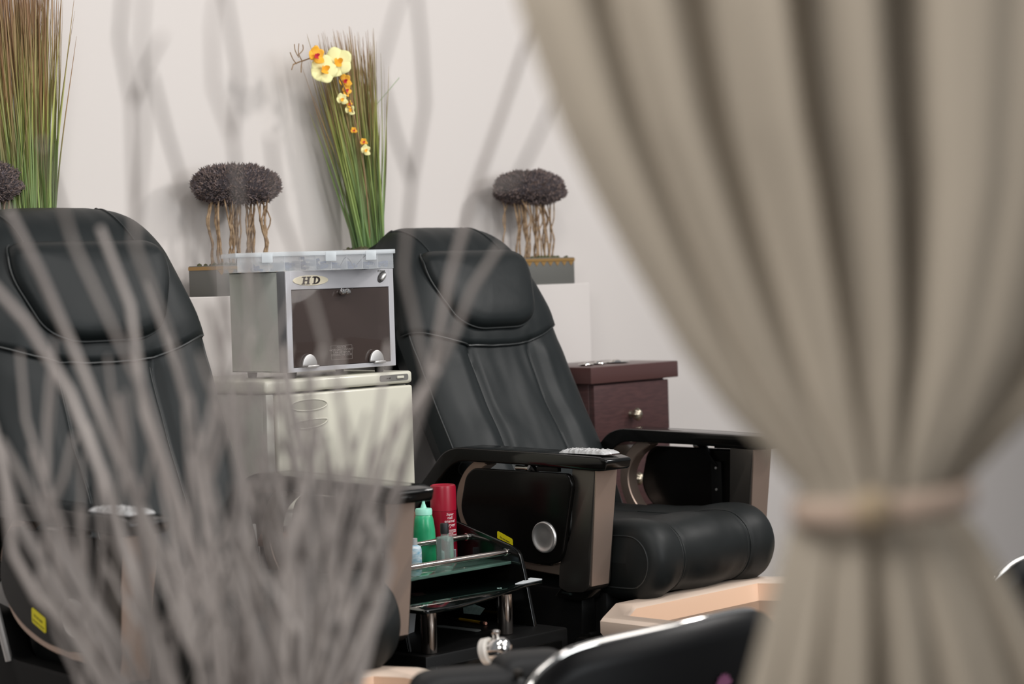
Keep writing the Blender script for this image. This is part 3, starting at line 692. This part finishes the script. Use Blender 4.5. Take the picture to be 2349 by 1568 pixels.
# hexagonal buffer block
bm = NB(); hx = [(.0165*math.cos(math.pi*k/3), .0143*math.sin(math.pi*k/3)*1.1) for k in range(6)]
hx = [(-.016, -.013), (.010, -.013), (.0165, -.002), (.012, .013), (-.012, .013), (-.0175, .002)]
prism(bm, hx, 0, -.036, .036, .0008, 1); o = finish(bm, 'buffer_block', TEAL, None, 0); o.location = (3.262, 3.152, .5535); o.rotation_euler = (0, 0, R_(-84)); tag(o, 'pale teal nail buffer block on the cart box, behind the right pillar', 'nail buffer')
t = thing('pencil', (3.225, 3.145, .534), 'yellow pencil lying in front of the teal nail buffer', 'pencil')
p0, p1 = Vector((3.215, 3.185, .5335)), Vector((3.205, 3.085, .5335)); dpn = (p1-p0).normalized()
bm = NB(); tube(bm, [p0+dpn*.016, p1-dpn*.016], .0034, 6); finish(bm, 'barrel', PENCIL, t, 20)
bm = NB(); tube(bm, [p0+dpn*.001, p0+dpn*.016], .0034, 6, rfun=lambda u: .0006+.0028*u); finish(bm, 'point', STEM, t, 20)
bm = NB(); tube(bm, [p1-dpn*.016, p1-dpn*.006], .0037, 10); finish(bm, 'ferrule', INK, t, 20)
bm = NB(); tube(bm, [p1-dpn*.006, p1], .0035, 10); finish(bm, 'eraser', mat('pink_eraser', (196, 140, 120), .8), t, 20)
bm = NB(); pts = rounded([(-.058, -.0085), (.058, -.0085), (.058, .0085), (-.058, .0085)], .0084, 6); prism(bm, pts, 2, -.0012, .0012, .0004, 1); o = finish(bm, 'nail_file', GREYFILE, None, 0); o.location = (3.137, 3.098, .5318); o.rotation_euler = (0, 0, R_(-88)); tag(o, 'grey nail file lying flat on the cart box between the pillars', 'nail file')
bm = NB(); box(bm, -.035, .035, -.0012, .0012, 0, .055); o = finish(bm, 'card', CARD, None, 0); o.location = (3.03, 3.14, .5305); o.rotation_euler = (R_(8), 0, R_(20)); tag(o, 'grey card standing behind the left cart pillar', 'card')
# ------------------------------------------------------------ dresser
t = thing('dresser', (4.26, 3.67, 0), 'dark red wood drawer cabinet behind the middle pedicure chair', 'dresser')
finish(box(NB(), 4.091, 4.438, 3.55, 3.796, .9665, 1.0085, .0025), 'top', WOODTOP, t)
finish(box(NB(), 4.108, 4.407, 3.575, 3.792, .0, .9665, .002), 'body', WOOD, t)
for (z0, z1, kz) in ((.8085, .9620, .882), (.646, .8050, .7185), (.483, .6425, .563), (.32, .479, .40)):
    d = finish(box(NB(), 4.110, 4.405, 3.558, 3.5745, z0, z1, .0015), 'drawer', WOOD, t)
    bm = NB(); kx, ky = 4.250, 3.558
    prof = [(.0085, 0), (.0080, .003), (.0050, .006), (.0055, .011), (.0125, .015), (.0155, .020), (.0150, .026), (.0100, .031), (.0040, .0345), (0, .035)]
    lathe(bm, prof, kx, ky, kz, 48, (0, -1, 0))
    for v in bm.verts:
        d_ = Vector((v.co.x-kx, 0, v.co.z-kz)); L = d_.length
        if v.co.y < ky-.0125 and L > .002:
            a = math.atan2(d_.z, d_.x); k = 1+.10*math.cos(a*8); v.co.x = kx+d_.x*k; v.co.z = kz+d_.z*k
    finish(bm, 'knob', NICKEL, d, 60)
for (x, y, r) in ((4.160, 3.625, .020), (4.222, 3.640, .022), (4.300, 3.645, .036)):
    tt = thing('metal_dish', (x, y, 1.0085), {.020: 'leftmost of three small silver dishes on the dresser', .022: 'middle one of three small silver dishes on the dresser', .036: 'widest of the three silver dishes on the dresser'}[r], 'dish', 'silver dishes on the dresser')
    bm = NB(); lathe(bm, [(r*.5, 1.0086), (r*.7, 1.0092), (r, 1.0122), (r*.98, 1.0132), (r*.6, 1.0112), (0, 1.0108)], x, y, 0, 32); finish(bm, 'plate', CHROME, tt, 60)
    bm = NB(); lathe(bm, [(r*.42, 1.0112), (r*.36, 1.0150), (r*.2, 1.018), (0, 1.019)], x, y, 0, 24); finish(bm, 'dome', CHROME, tt, 60)
# ------------------------------------------------------------ potted topiaries
def pot(t, cx, w2, y0, y1, zt, trim=True):
    z0 = 1.2166; bm = NB(); box(bm, cx-w2, cx+w2, y0, y1, z0, zt, .0015); p = finish(bm, 'pot', POT, t, 30)
    bm = NB(); box(bm, cx-w2-.001, cx+w2+.001, y0-.001, y0, zt-.010, zt-.002)
    nx = int(2*w2/.027)
    for i in range(nx):
        a = cx-w2+2*w2*(i+.08)/nx; b = cx-w2+2*w2*(i+.92)/nx; prism(bm, [(a, zt-.009), (b, zt-.009), ((a+b)/2, zt-.022)], 1, y0-.001, y0)
    box(bm, cx-w2-.001, cx-w2, y0, y1, zt-.010, zt-.002)
    finish(bm, 'gold_trim', GOLD, p, 0)
    rn = random.Random(int(cx*100)); bm = NB()
    for i in range(70):
        c = Vector((cx+rn.uniform(-w2*.93, w2*.93), rn.uniform(y0+.006, y1-.006), zt)); r = rn.uniform(.003, .007); lathe(bm, [(r, -.002), (r*.8, r*.6), (0, r)], c.x, c.y, c.z, 6)
    m = finish(bm, 'moss', MOSS, p, 0); m['kind'] = 'stuff'
    return p
def topiary(cx, seed, label, pw=.108):
    rn = random.Random(seed); cy = 3.857
    t = thing('potted_topiary', (cx, cy, 1.2166), label, 'plant', 'dried moss topiaries on the ledge')
    pot(t, cx, pw, 3.806, 3.905, 1.286)
    n = 22
    for i in range(n):
        xa = cx-.078+.156*(i+.5)/n+rn.uniform(-.004, .004); ya = cy+rn.uniform(-.03, .025)
        pts = [(xa, ya, 1.283)]; x, y = xa, ya
        for k in range(1, 7):
            x += rn.uniform(-.006, .006); y += rn.uniform(-.004, .004); pts.append((x, y, 1.283+k*.026))
        bm = NB(); r0 = rn.uniform(.0019, .0032)
        tube(bm, catmull(pts, 3), r0, 6, rfun=lambda u: r0*(1.1-.35*u)*(1+.18*math.sin(u*40)))
        if rn.random() < .6:
            p = pts[3]; tube(bm, catmull([p, (p[0]+rn.choice((-1, 1))*.010, p[1]-.004, p[2]+.03), (p[0]+rn.choice((-1, 1))*.016, p[1], 1.437)], 3), .0018, 5)
        finish(bm, 'stem', STEM, t, 60)
    # crown: lumpy cushion covered with tiny dry leaves
    bm = NB(); U, Vn = 36, 18; rings = []
    def cr(a, b, k=1.0):
        ca, sa, cb, sb = math.cos(a), math.sin(a), math.cos(b), math.sin(b)
        d = Vector((ca*cb, sa*cb, sb)); lump = 1+.10*noise.noise(d*2.2+Vector((seed, 0, 0)))+.05*noise.noise(d*6+Vector((seed, 2, 0)))
        z = sb*(.054 if sb > 0 else .038)
        ex = math.copysign(abs(ca)**.85, ca)
        return Vector((cx+.122*ex*cb**.75*lump*k if cb > 0 else cx, cy+.062*sa*max(cb, 0)**.8*lump*k, 1.462+z*lump*k-.006*abs(ca)*0))
    V = [[bm.verts.new(cr(2*math.pi*i/U, -math.pi/2+.02+(math.pi-.04)*j/Vn, .96)) for i in range(U)] for j in range(Vn+1)]
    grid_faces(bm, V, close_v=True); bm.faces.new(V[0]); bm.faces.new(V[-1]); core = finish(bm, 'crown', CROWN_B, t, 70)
    bm = NB()
    for i in range(3400):
        a = rn.uniform(0, 2*math.pi); b = math.asin(rn.uniform(-.97, .99)); p = cr(a, b, .95); c0 = Vector((cx, cy, 1.45)); nrm = (p-c0); nrm.z *= 2.2; nrm.normalize()
        d = (nrm+Vector((rn.uniform(-.8, .8), rn.uniform(-.8, .8), rn.uniform(-.6, .9)))).normalized(); L = rn.uniform(.005, .0115); wd = rn.uniform(.0014, .0028)
        s = d.orthogonal().normalized(); s = (Matrix.Rotation(rn.uniform(0, 6.28), 3, d) @ s); s2 = d.cross(s)
        v = [bm.verts.new(p+s*wd), bm.verts.new(p-s*wd*.5+s2*wd), bm.verts.new(p-s*wd*.5-s2*wd), bm.verts.new(p+d*L)]
        bm.faces.new((v[0], v[1], v[3])); bm.faces.new((v[1], v[2], v[3])); bm.faces.new((v[2], v[0], v[3]))
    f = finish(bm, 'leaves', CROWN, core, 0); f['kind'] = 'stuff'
    return t
topiary(3.228, 3, 'dark dried moss topiary behind the frosted organiser box, centre left of the wall')
topiary(4.224, 8, 'dark dried moss topiary above the middle pedicure chair, beside the curtain')
topiary(2.522, 12, 'dark dried moss topiary cut by the left picture edge', .085)
# ------------------------------------------------------------ grass arrangements
def grass(cx, seed, n, base, top, zt, label, flare=1.0, skew=1.0):
    """base, top = (left, right) x limits of the bundle at the pot and at height zt"""
    rn = random.Random(seed); t = thing('grass_arrangement', (cx, 3.86, 1.2166), label, 'plant', 'tall grass arrangements on the ledge')
    pot(t, cx, .050, 3.82, 3.90, 1.318)
    me = bpy.data.meshes.new('grass_blades'); vs = []; fs = []; hs = []; mi = []
    for i in range(n):
        u = rn.random()**skew; yb = 3.86+rn.uniform(-.024, .024)
        x0 = base[0]+(base[1]-base[0])*u+rn.uniform(-.004, .004); x1 = top[0]+(top[1]-top[0])*u+rn.gauss(0, .008)
        zz = zt*rn.uniform(.80, 1.0) if rn.random() < .7 else zt*rn.uniform(.60, .9)
        if rn.random() < .06: x1 += rn.choice((-1, 1))*rn.uniform(.03, .09)*flare; zz *= .93
        y1 = min(3.925, yb+rn.uniform(-.02, .05)); r = rn.uniform(.0018, .0038); a = rn.uniform(0, 3.14); K = 12
        mm = rn.choice((0, 0, 0, 1, 1, 2, 2)); kink = rn.gauss(0, .004)
        b0 = len(vs)
        for k in range(K+1):
            s = k/K; e = s**1.35; x = x0+(x1-x0)*(.55*s+.45*e)+kink*math.sin(s*5+a); y = yb+(y1-yb)*e; z = 1.305+zz*s
            rad = r*(1-s)**.7+.00028; wv = Vector((math.cos(a), math.sin(a)))*rad; tv = Vector((-math.sin(a), math.cos(a)))*rad*.35
            for (sx, ty) in ((1, 0), (0, 1), (-1, 0), (0, -1)): vs.append((x+wv.x*sx+tv.x*ty-cx, y+wv.y*sx+tv.y*ty-3.86, z-1.2166)); hs.append(min(1, s*zz/.58))
        for k in range(K):
            for j in range(4): fs.append((b0+k*4+j, b0+k*4+(j+1) % 4, b0+(k+1)*4+(j+1) % 4, b0+(k+1)*4+j)); mi.append(mm)
    me.from_pydata(vs, [], fs)
    at_ = me.attributes.new('h', 'FLOAT', 'POINT'); at_.data.foreach_set('value', hs)
    for m_ in BLADES: me.materials.append(m_)
    me.polygons.foreach_set('material_index', mi); me.update()
    o = bpy.data.objects.new('grass_blades', me); COL.objects.link(o); o.parent = t; o['kind'] = 'stuff'
    return t
grass(2.665, 21, 430, (2.622, 2.712), (2.575, 2.750), .66, 'tall green and brown grass arrangement at the left picture edge')
gm = grass(3.64, 22, 400, (3.603, 3.672), (3.475, 3.676), .545, 'green and brown grass arrangement with yellow orchids, centre of the wall', .5, .52)
bm = NB(); tube(bm, catmull([(3.66, 3.885, 1.63), (3.72, 3.89, 1.68), (3.80, 3.90, 1.742)], 6), .0008, 4); finish(bm, 'stray_blade', BLADES[1], gm)
# orchid spray
bm = NB(); oc_ = catmull([(3.632, 3.845, 1.31), (3.612, 3.832, 1.45), (3.590, 3.825, 1.56), (3.560, 3.822, 1.66), (3.515, 3.82, 1.735), (3.455, 3.82, 1.765), (3.41, 3.822, 1.757), (3.385, 3.825, 1.748)], 8); tube(bm, oc_, .0016, 6)
for b in ([(3.41, 3.822, 1.757), (3.398, 3.82, 1.775), (3.400, 3.82, 1.797)], [(3.40, 3.822, 1.765), (3.388, 3.82, 1.78), (3.386, 3.82, 1.795)], [(3.398, 3.822, 1.77), (3.412, 3.82, 1.783), (3.41, 3.818, 1.795)], [(3.45, 3.82, 1.766), (3.452, 3.818, 1.785), (3.446, 3.816, 1.795)], [(3.41, 3.822, 1.757), (3.405, 3.82, 1.745), (3.404, 3.82, 1.73)], [(3.385, 3.825, 1.748), (3.375, 3.82, 1.735)], [(3.395, 3.825, 1.75), (3.38, 3.82, 1.76), (3.372, 3.82, 1.775)]):
    tube(bm, catmull(b, 4), .0012, 5)
spray = finish(bm, 'orchid_spray', ORSTEM, gm, 60)
def petal(bm, c, dirv, nrm, L, W, cup=.25):
    d = Vector(dirv).normalized(); n = Vector(nrm).normalized(); s = d.cross(n).normalized(); V = []
    for i in range(7):
        u = i/6; wv = W*math.sin(math.pi*(.08+.88*u))**.7
        V.append([bm.verts.new(c+d*(L*u)+s*(wv*(j/4*2-1))+n*(cup*L*u*u-.15*wv*abs(j/4*2-1)**2)) for j in range(5)])
    grid_faces(bm, V)
def blossom(c, R, colr, kind, rot=0.0, label=None):
    c = Vector(c); n = Vector((-.42, -.86, .12)).normalized(); n = Matrix.Rotation(rot*.4, 3, 'Z') @ n; X = n.cross(Vector((0, 0, 1))).normalized(); Y = X.cross(n).normalized()
    bm = NB(); angs = (90, 18, 162, 232, 308) if kind == 'open' else (60, 120, 200, 340)
    for i, a in enumerate(angs):
        a = R_(a)+rot; dv = X*math.cos(a)+Y*math.sin(a); petal(bm, c, dv, n, R*(1.0 if i % 2 else 1.08), R*(.62 if kind == 'open' else .58), .12 if kind == 'open' else .5)
    o = finish(bm, 'blossom', colr, spray, 60); o.modifiers.new('thick', 'SOLIDIFY').thickness = .0008
    bm = NB(); petal(bm, c+n*.003, -Y+n*.5, n, R*.5, R*.26, .5); petal(bm, c+n*.003, X*.8+Y*.3+n*.6, n, R*.38, R*.2, .5); petal(bm, c+n*.003, -X*.8+Y*.3+n*.6, n, R*.38, R*.2, .5)
    l = finish(bm, 'lip', PETALO if colr is PETALY else PETALR, spray, 60); return o
for args in (((3.432, 3.800, 1.768), .021, PETALO, 'cup', .5), ((3.458, 3.802, 1.738), .033, PETALY, 'open', .35), ((3.502, 3.800, 1.757), .034, PETALY, 'open', -.3), ((3.542, 3.822, 1.716), .016, PETALO, 'cup', .2), ((3.548, 3.826, 1.694), .014, PETALO, 'cup', 1.2),
             ((3.532, 3.824, 1.672), .014, PETALY, 'cup', .2), ((3.556, 3.826, 1.662), .009, PETALO, 'cup', .9), ((3.560, 3.828, 1.648), .013, PETALY, 'cup', .4), ((3.572, 3.828, 1.60), .008, PETALO, 'cup', .0), ((3.588, 3.812, 1.572), .009, PETALO, 'cup', .0), ((3.592, 3.812, 1.552), .013, PETALY, 'cup', .5)):
    blossom(*args)
# ------------------------------------------------------------ curtain
def LAT(a, d, z): v = V0*d+RT*a; return Vector((v.x, v.y, z))
Lc = [(-.06, 2.42), (-.03, 1.9), (0.001, 1.463), (0.01, 1.411), (0.022, 1.372), (0.034, 1.336), (0.053, 1.294), (0.073, 1.254), (0.1, 1.204), (0.125, 1.167), (0.151, 1.137), (0.171, 1.113), (0.171, 1.103), (0.164, 1.091), (0.154, 1.063), (0.144, 1.03), (0.134, 0.999), (0.128, 0.965), (.11, .80), (.08, .03)]
Rc = [(.70, 2.42), (.56, 1.9), (0.454, 1.45), (0.44, 1.399), (0.426, 1.347), (0.409, 1.296), (0.382, 1.245), (0.355, 1.199), (0.318, 1.158), (0.291, 1.133), (0.275, 1.118), (0.266, 1.108), (0.267, 1.101), (0.277, 1.089), (0.292, 1.062), (0.307, 1.031), (0.322, 0.994), (0.332, 0.959), (.36, .80), (.44, .03)]
def interp(Lst, z):
    for (a, za), (b, zb_) in zip(Lst[:-1], Lst[1:]):
        if zb_ <= z <= za: f = (za-z)/(za-zb_); return a+(b-a)*f
    return Lst[0][0] if z > Lst[0][1] else Lst[-1][0]
UP = [(.135, .030, .9), (.275, .046, 1.4), (.41, .026, 1.7), (.535, .024, 2.1), (.68, .03, .2), (.86, .05, 1.6), (.95, .02, .5)]
DN = [(.10, .03, .5), (.235, .035, .9), (.415, .030, 2.0), (.60, .045, .7), (.74, .03, .4), (.86, .04, 1.2)]
tc_ = thing('curtain', LAT(.22, 1.3, 0), 'taupe curtain gathered by a tieback on the right side', 'curtain')
bm = NB(); NU = 260; zs = []
z = 2.42
while z > .03: zs.append(z); z -= .03 if z > 1.5 or z < .9 else .008
V = []
for z in zs:
    a, b = interp(Lc, z), interp(Rc, z); wd = b-a; dt = abs(z-1.105); amp = .007+.028*smooth01(dt/.22); ku = smooth01((z-1.085)/.04)
    row = []
    for i in range(NU+1):
        u = i/NU; d = 0
        for (c, s, k) in UP: d += ku*k*math.exp(-((u-c)/s)**2)
        for (c, s, k) in DN: d += (1-ku)*k*math.exp(-((u-c)/s)**2)
        d += .10*math.sin(u*31+z*2)+.12*noise.noise(Vector((u*9, z*5, 2)))
        edge = math.exp(-(u/.03)**2)*.5+math.exp(-((1-u)/.03)**2)*.5
        uu_ = u+.0*math.sin(u*31)
        bulge = -.035*math.sin(math.pi*u)*(1-.4*smooth01(dt/.3))-.30*min(.22, max(0, 1.095-z))
        row.append(bm.verts.new(LAT(a+wd*uu_, 1.31+amp*(d+edge)+bulge, z)))
    V.append(row)
grid_faces(bm, V); finish(bm, 'cloth', CURTAIN, tc_, 80)
bm = NB(); N_ = 64; rings = []
for k in range(N_):
    a = 2*math.pi*k/N_; c = LAT(.2185+.0525*math.cos(a), 1.303-.0425*math.sin(a)-.004, 1.1065-.006*math.sin(a*1)*0+.004*math.cos(a)); nv = (RT*math.cos(a)*.9-V0*math.sin(a)).normalized()
    rings.append([bm.verts.new(c+nv*dx+Vector((0, 0, dz))) for dx, dz in ((0, -.008), (.002, -.007), (.003, 0), (.002, .007), (0, .008), (-.001, 0))])
grid_faces(bm, rings, close_u=True, close_v=True); tb = finish(bm, 'tieback', TIE, tc_, 60)
bm = NB(); c = LAT(.205, 1.252, 1.1075); lathe(bm, [(0, -.006), (.008, -.005), (.012, 0), (.008, .005), (0, .006)], c.x, c.y, c.z, 20, V0); o = finish(bm, 'tieback_knot', mat('tan_knot', (128, 112, 90), .8), tc_, 60)
bm = NB(); tube(bm, [LAT(-.15, 1.31, 2.43), LAT(.85, 1.31, 2.43)], .012, 12); finish(bm, 'rod', BRONZE_D, tc_)
# ------------------------------------------------------------ twigs in a floor vase
t = thing('floor_vase', (1.307, 1.582, 0), 'tall grey floor vase under the twigs, below the picture', 'vase')
bm = NB(); lathe(bm, [(.10, 0), (.13, .05), (.15, .25), (.12, .5), (.085, .62), (.10, .66), (.095, .66), (.08, .62), (.10, .5), (.0, .45)], 1.307, 1.582, 0, 40); finish(bm, 'vase_body', VASE, t, 60)
TW=[(5.5,3.5,[(1.316,1.502,0.806),(1.339,1.464,0.907),(1.356,1.431,1.007),(1.368,1.405,1.098),(1.367,1.389,1.13),(1.365,1.374,1.153),(1.374,1.349,1.2),(1.377,1.329,1.238),(1.386,1.302,1.275)]),
(4,2.5,[(1.373,1.383,1.153),(1.354,1.335,1.246),(1.337,1.284,1.323),(1.318,1.233,1.382),(1.298,1.184,1.437),(1.27,1.142,1.482)]),
(3,2,[(1.338,1.348,1.155),(1.285,1.321,1.255),(1.251,1.273,1.325),(1.219,1.223,1.384),(1.176,1.182,1.43),(1.132,1.143,1.471)]),
(2.5,1.5,[(1.195,1.216,1.322),(1.161,1.199,1.361),(1.129,1.18,1.401),(1.111,1.146,1.432),(1.094,1.111,1.464)]),
(2.5,1.5,[(1.228,1.18,1.317),(1.213,1.123,1.318),(1.193,1.073,1.36),(1.166,1.03,1.393)]),
(3,2,[(1.27,1.41,0.923),(1.221,1.383,1.062),(1.173,1.355,1.176),(1.12,1.331,1.279),(1.08,1.292,1.355),(1.047,1.244,1.405),(1.004,1.207,1.462)]),
(2.2,1.5,[(1.037,1.24,1.35),(1.007,1.225,1.389),(0.987,1.2,1.429),(0.97,1.17,1.461)]),
(3,2,[(1.228,1.455,0.924),(1.167,1.443,1.083),(1.115,1.418,1.196),(1.061,1.394,1.281),(1.028,1.349,1.387),(0.988,1.308,1.431),(0.956,1.258,1.464)]),
(2.2,1.5,[(0.987,1.295,1.381),(0.965,1.246,1.405),(0.942,1.198,1.421)]),
(2.2,1.5,[(0.984,1.293,1.279),(0.972,1.261,1.36),(0.952,1.236,1.413),(0.935,1.208,1.454)]),
(3,2,[(1.256,1.427,0.961),(1.198,1.409,1.118),(1.14,1.389,1.259),(1.088,1.36,1.314),(1.041,1.324,1.366),(0.998,1.284,1.403)]),
(3,2,[(1.204,1.483,0.963),(1.122,1.47,1.159),(1.043,1.45,1.283),(0.988,1.403,1.346),(0.942,1.342,1.355)]),
(3,2,[(1.297,1.383,0.959),(1.238,1.344,1.117),(1.172,1.309,1.229),(1.107,1.273,1.304),(1.055,1.22,1.356)]),
(7,4.5,[(1.284,1.609,0.777),(1.245,1.673,0.872),(1.214,1.729,0.954),(1.196,1.77,1.033),(1.19,1.799,1.124)]),
(6,4,[(1.246,1.651,0.82),(1.2,1.691,0.926),(1.172,1.707,0.961),(1.153,1.715,1.004),(1.144,1.714,1.089),(1.131,1.716,1.139)]),
(6,4,[(1.24,1.584,0.809),(1.194,1.621,0.933),(1.154,1.65,1.02),(1.131,1.658,1.073),(1.11,1.664,1.114)]),
(5,3,[(1.191,1.64,0.884),(1.15,1.67,0.983),(1.151,1.654,1.044),(1.155,1.632,1.08),(1.155,1.616,1.116)]),
(6,4,[(1.248,1.575,0.809),(1.203,1.603,0.993),(1.176,1.607,1.083),(1.148,1.61,1.155),(1.113,1.622,1.219),(1.08,1.63,1.258)]),
(6,4,[(1.352,1.608,0.764),(1.282,1.632,0.92),(1.237,1.627,1.028),(1.181,1.635,1.173),(1.134,1.63,1.265),(1.095,1.616,1.318)]),
(6,4,[(1.338,1.479,0.805),(1.351,1.446,0.927),(1.353,1.423,0.988),(1.332,1.422,1.038),(1.327,1.405,1.093),(1.337,1.372,1.132),(1.343,1.344,1.167)]),
(6,4,[(1.351,1.464,0.805),(1.331,1.455,0.929),(1.331,1.422,0.999),(1.33,1.388,1.04),(1.317,1.367,1.088)]),
(6,4,[(1.399,1.559,0.783),(1.37,1.559,0.893),(1.352,1.546,1.0),(1.35,1.515,1.084),(1.332,1.502,1.174)]),
(6,4,[(1.382,1.577,0.784),(1.35,1.587,0.893),(1.347,1.565,0.979),(1.315,1.574,1.072),(1.295,1.57,1.155),(1.274,1.567,1.228)]),
(6,4,[(1.342,1.62,0.786),(1.317,1.623,0.916),(1.282,1.638,1.043),(1.254,1.643,1.128),(1.237,1.635,1.23),(1.209,1.64,1.303)])]
tb_ = thing('twig_bundle', (1.307, 1.582, .50), 'blurred bunch of grey painted dry twigs in the left foreground', 'branches')
def twig(polys):
    bm = NB()
    for (r0, r1, pts) in polys:
        P = [Vector(p) for p in pts]
        tube(bm, P, r0, 7, rfun=lambda u: (r0+(r1-r0)*u))
    return finish(bm, 'twig', TWIG, tb_, 60)
MOUTH = Vector((1.307, 1.582, .64))
for i, (r0, r1, pts) in enumerate(TW):
    r0 *= .00092; r1 *= .0008; P = [Vector(p) for p in pts]
    if P[0].z < 1.0 and not (P[0].z > .95 and i < 1):      # carry the foot of the long ones down into the vase
        d = P[0]-MOUTH; d.z = 0
        foot = MOUTH+d*.22; foot.z = .52; mid = MOUTH+d*.42; mid.z = .69 if P[0].z > .78 else P[0].z-.07
        P = [foot, mid]+P; r0 *= 1.15
    twig([(r0, r1, P)])
rn = random.Random(77); LC = -.262; DC = 2.04
for i in range(64):
    s = rn.uniform(-1, 1); s = s*.95 if rn.random() < .6 else s*.6+.12
    hmax = rn.choice((.28, .34, .40, .46, .52))*rn.uniform(.85, 1.15); dd = rn.uniform(-.11, .10)
    if abs(s) > .8: hmax *= .8
    if s < -.5 and rn.random() < .5: continue
    r0 = rn.uniform(.0036, .0062); lean = rn.uniform(-.05, .03)
    def pos(h, j=0.0):
        return LAT(LC+s*(.285 if s < 0 else .185)*(1-math.exp(-h/.27))+lean*h*1.6+j, DC+dd*(1-math.exp(-h/.15))*1.2-h*.10*(1 if dd < 0 else .2), .66+h)
    K = 8; pts = [pos(-.10)]; j = 0
    pts[0] = LAT(LC+s*.045, DC+dd*.35, .53)
    P = []
    for k in range(1, K+1):
        j += rn.uniform(-.008, .008); P.append(pos(hmax*k/K+.02, j))
    pts += P; polys = [(r0, r0*.42, pts)]
    for b in range(rn.choice((1, 2, 2, 3))):
        k = rn.randrange(2, K-1); p = P[k]; L = rn.uniform(.07, .19); sg = rn.choice((-1, 1)); ang = rn.uniform(.25, .6)*sg
        q = [p]; cur = p.copy(); dirv = (P[k+1]-P[k-1]).normalized()+RT*ang; dirv.normalize()
        for m in range(4): dirv = (dirv+Vector((0, 0, .12))+RT*rn.uniform(-.12, .12)+V0*rn.uniform(-.12, .08)).normalized(); cur = cur+dirv*L/4; q.append(cur.copy())
        polys.append((r0*.62, r0*.3, q))
    twig(polys)
# ------------------------------------------------------------ foreground chairs
def salon_chair(dx, y, label):
    t = thing('salon_chair', (2.345+dx, y-.2, 0), label, 'chair', 'black salon chairs with chrome rims')
    xa, xb = 2.080+dx, 2.640+dx; W_ = xb-xa
    def edge(u):                                  # u 0..1 along the rim, left foot to right foot
        pts = [(0, .50), (.0, .62), (.012, .69), (.045, .727), (.11, .747), (.28, .752), (.45, .747), (.515, .727), (.548, .69), (.56, .62), (.56, .50)]
        return pts
    rim = catmull(edge(0), 8)
    def bow(x): return y+.035-.14*(1-(2*(x)/W_-1)**2)*.35
    bm = NB(); V = []; cz = .50
    for p in rim:
        row = []
        for k in range(9):
            f = k/8; xx = p.x*(1-f)+.28*f*1.0+0*f if False else p.x+(min(max(p.x, .10), .46)-p.x)*f; zz = p.y+(cz-.02-p.y)*f
            row.append(bm.verts.new((xa+xx, bow(xx)-.012*math.sin(math.pi*f), zz)))
        V.append(row)
    grid_faces(bm, V); sh = finish(bm, 'back_shell', SHELL, t, 70); sh.modifiers.new('thick', 'SOLIDIFY').thickness = .014
    bm = NB(); tube(bm, [(xa+p.x, bow(p.x), p.y) for p in rim], .0062, 12); finish(bm, 'rim', CHROME, t)
    bm = NB(); box(bm, xa+.05, xb-.05, y-.46, y-.03, .42, .50, .03, 4); finish(bm, 'seat', PADL, t)
    bm = NB(); lathe(bm, [(.028, .06), (.028, .42)], xa+.28, y-.24, 0, 24); lathe(bm, [(.22, 0), (.22, .02), (.05, .05), (.03, .07)], xa+.28, y-.24, 0, 40); finish(bm, 'pedestal', CHROME, t, 40)
    return t
sc_ = salon_chair(0, 1.915, 'black salon chair with chrome rim at the bottom, left of the curtain foot')
bm = NB()  # fan of small mauve petals set on the chair back
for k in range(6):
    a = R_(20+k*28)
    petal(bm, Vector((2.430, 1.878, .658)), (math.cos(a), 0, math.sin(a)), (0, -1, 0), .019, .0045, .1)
o = finish(bm, 'flower_shape', MAUVE, sc_, 60); o['label'] = 'small mauve flower shape on the chair back'
salon_chair(1.075, 1.86, 'black salon chair with chrome rim, only its corner shows at the right edge')
# technician stool with two leather back pads
t = thing('padded_stool', (2.15, 2.02, 0), 'black padded stool at the bottom edge, beside the chrome rimmed chair', 'stool')
def pad(c, hl, hh, ht, yaw, name, tilt=0.0):
    bm = NB(); U, Vn = 28, 18; rings = []
    X = (RT*math.cos(yaw)+V0*math.sin(yaw)); Yv = X.cross(Vector((0, 0, 1))); Zv = (Vector((0, 0, 1))+X*tilt).normalized(); c = Vector(c)
    for j in range(Vn+1):
        b = -math.pi/2+math.pi*j/Vn; row = []
        for i in range(U):
            a = 2*math.pi*i/U
            def se(v, e): return math.copysign(abs(v)**e, v)
            row.append(bm.verts.new(c+X*(hl*se(math.sin(b), .45))+Yv*(ht*se(math.cos(b), .45)*se(math.cos(a), .7))+Zv*(hh*se(math.cos(b), .45)*se(math.sin(a), .7))))
        rings.append(row)
    grid_faces(bm, rings, close_v=True); bmesh.ops.remove_doubles(bm, verts=bm.verts, dist=.0002); return finish(bm, name, PADL, t, 70)
pad(LAT(-.078, 3.06, .650), .083, .046, .055, .2, 'back_pad', .10)
pad(LAT(.010, 3.10, .664), .054, .046, .055, .25, 'back_pad', .06)
c = LAT(-.005, 3.03, .690)
bm = NB(); box(bm, c.x-.005, c.x+.005, c.y-.006, c.y+.006, c.z-.006, c.z+.006, .002); finish(bm, 'clip', BRONZE_D, t)
c = LAT(-.03, 3.09, 0)
bm = NB(); tube(bm, [(c.x, c.y, .63), (c.x-.06, c.y-.03, .56), (c.x-.16, c.y-.04, .455)], .012, 12); finish(bm, 'back_bar', CHROME, t)
s = Vector((1.90, 2.08, 0))
bm = NB(); lathe(bm, [(0, .40), (.14, .40), (.155, .43), (.15, .46), (.12, .475), (0, .48)], s.x, s.y, 0, 40); finish(bm, 'seat', PADL, t, 60)
bm = NB(); lathe(bm, [(.025, .05), (.025, .40)], s.x, s.y, 0, 20); lathe(bm, [(.17, .0), (.17, .02), (.04, .05), (.028, .06)], s.x, s.y, 0, 30); finish(bm, 'pedestal', CHROME, t, 40)
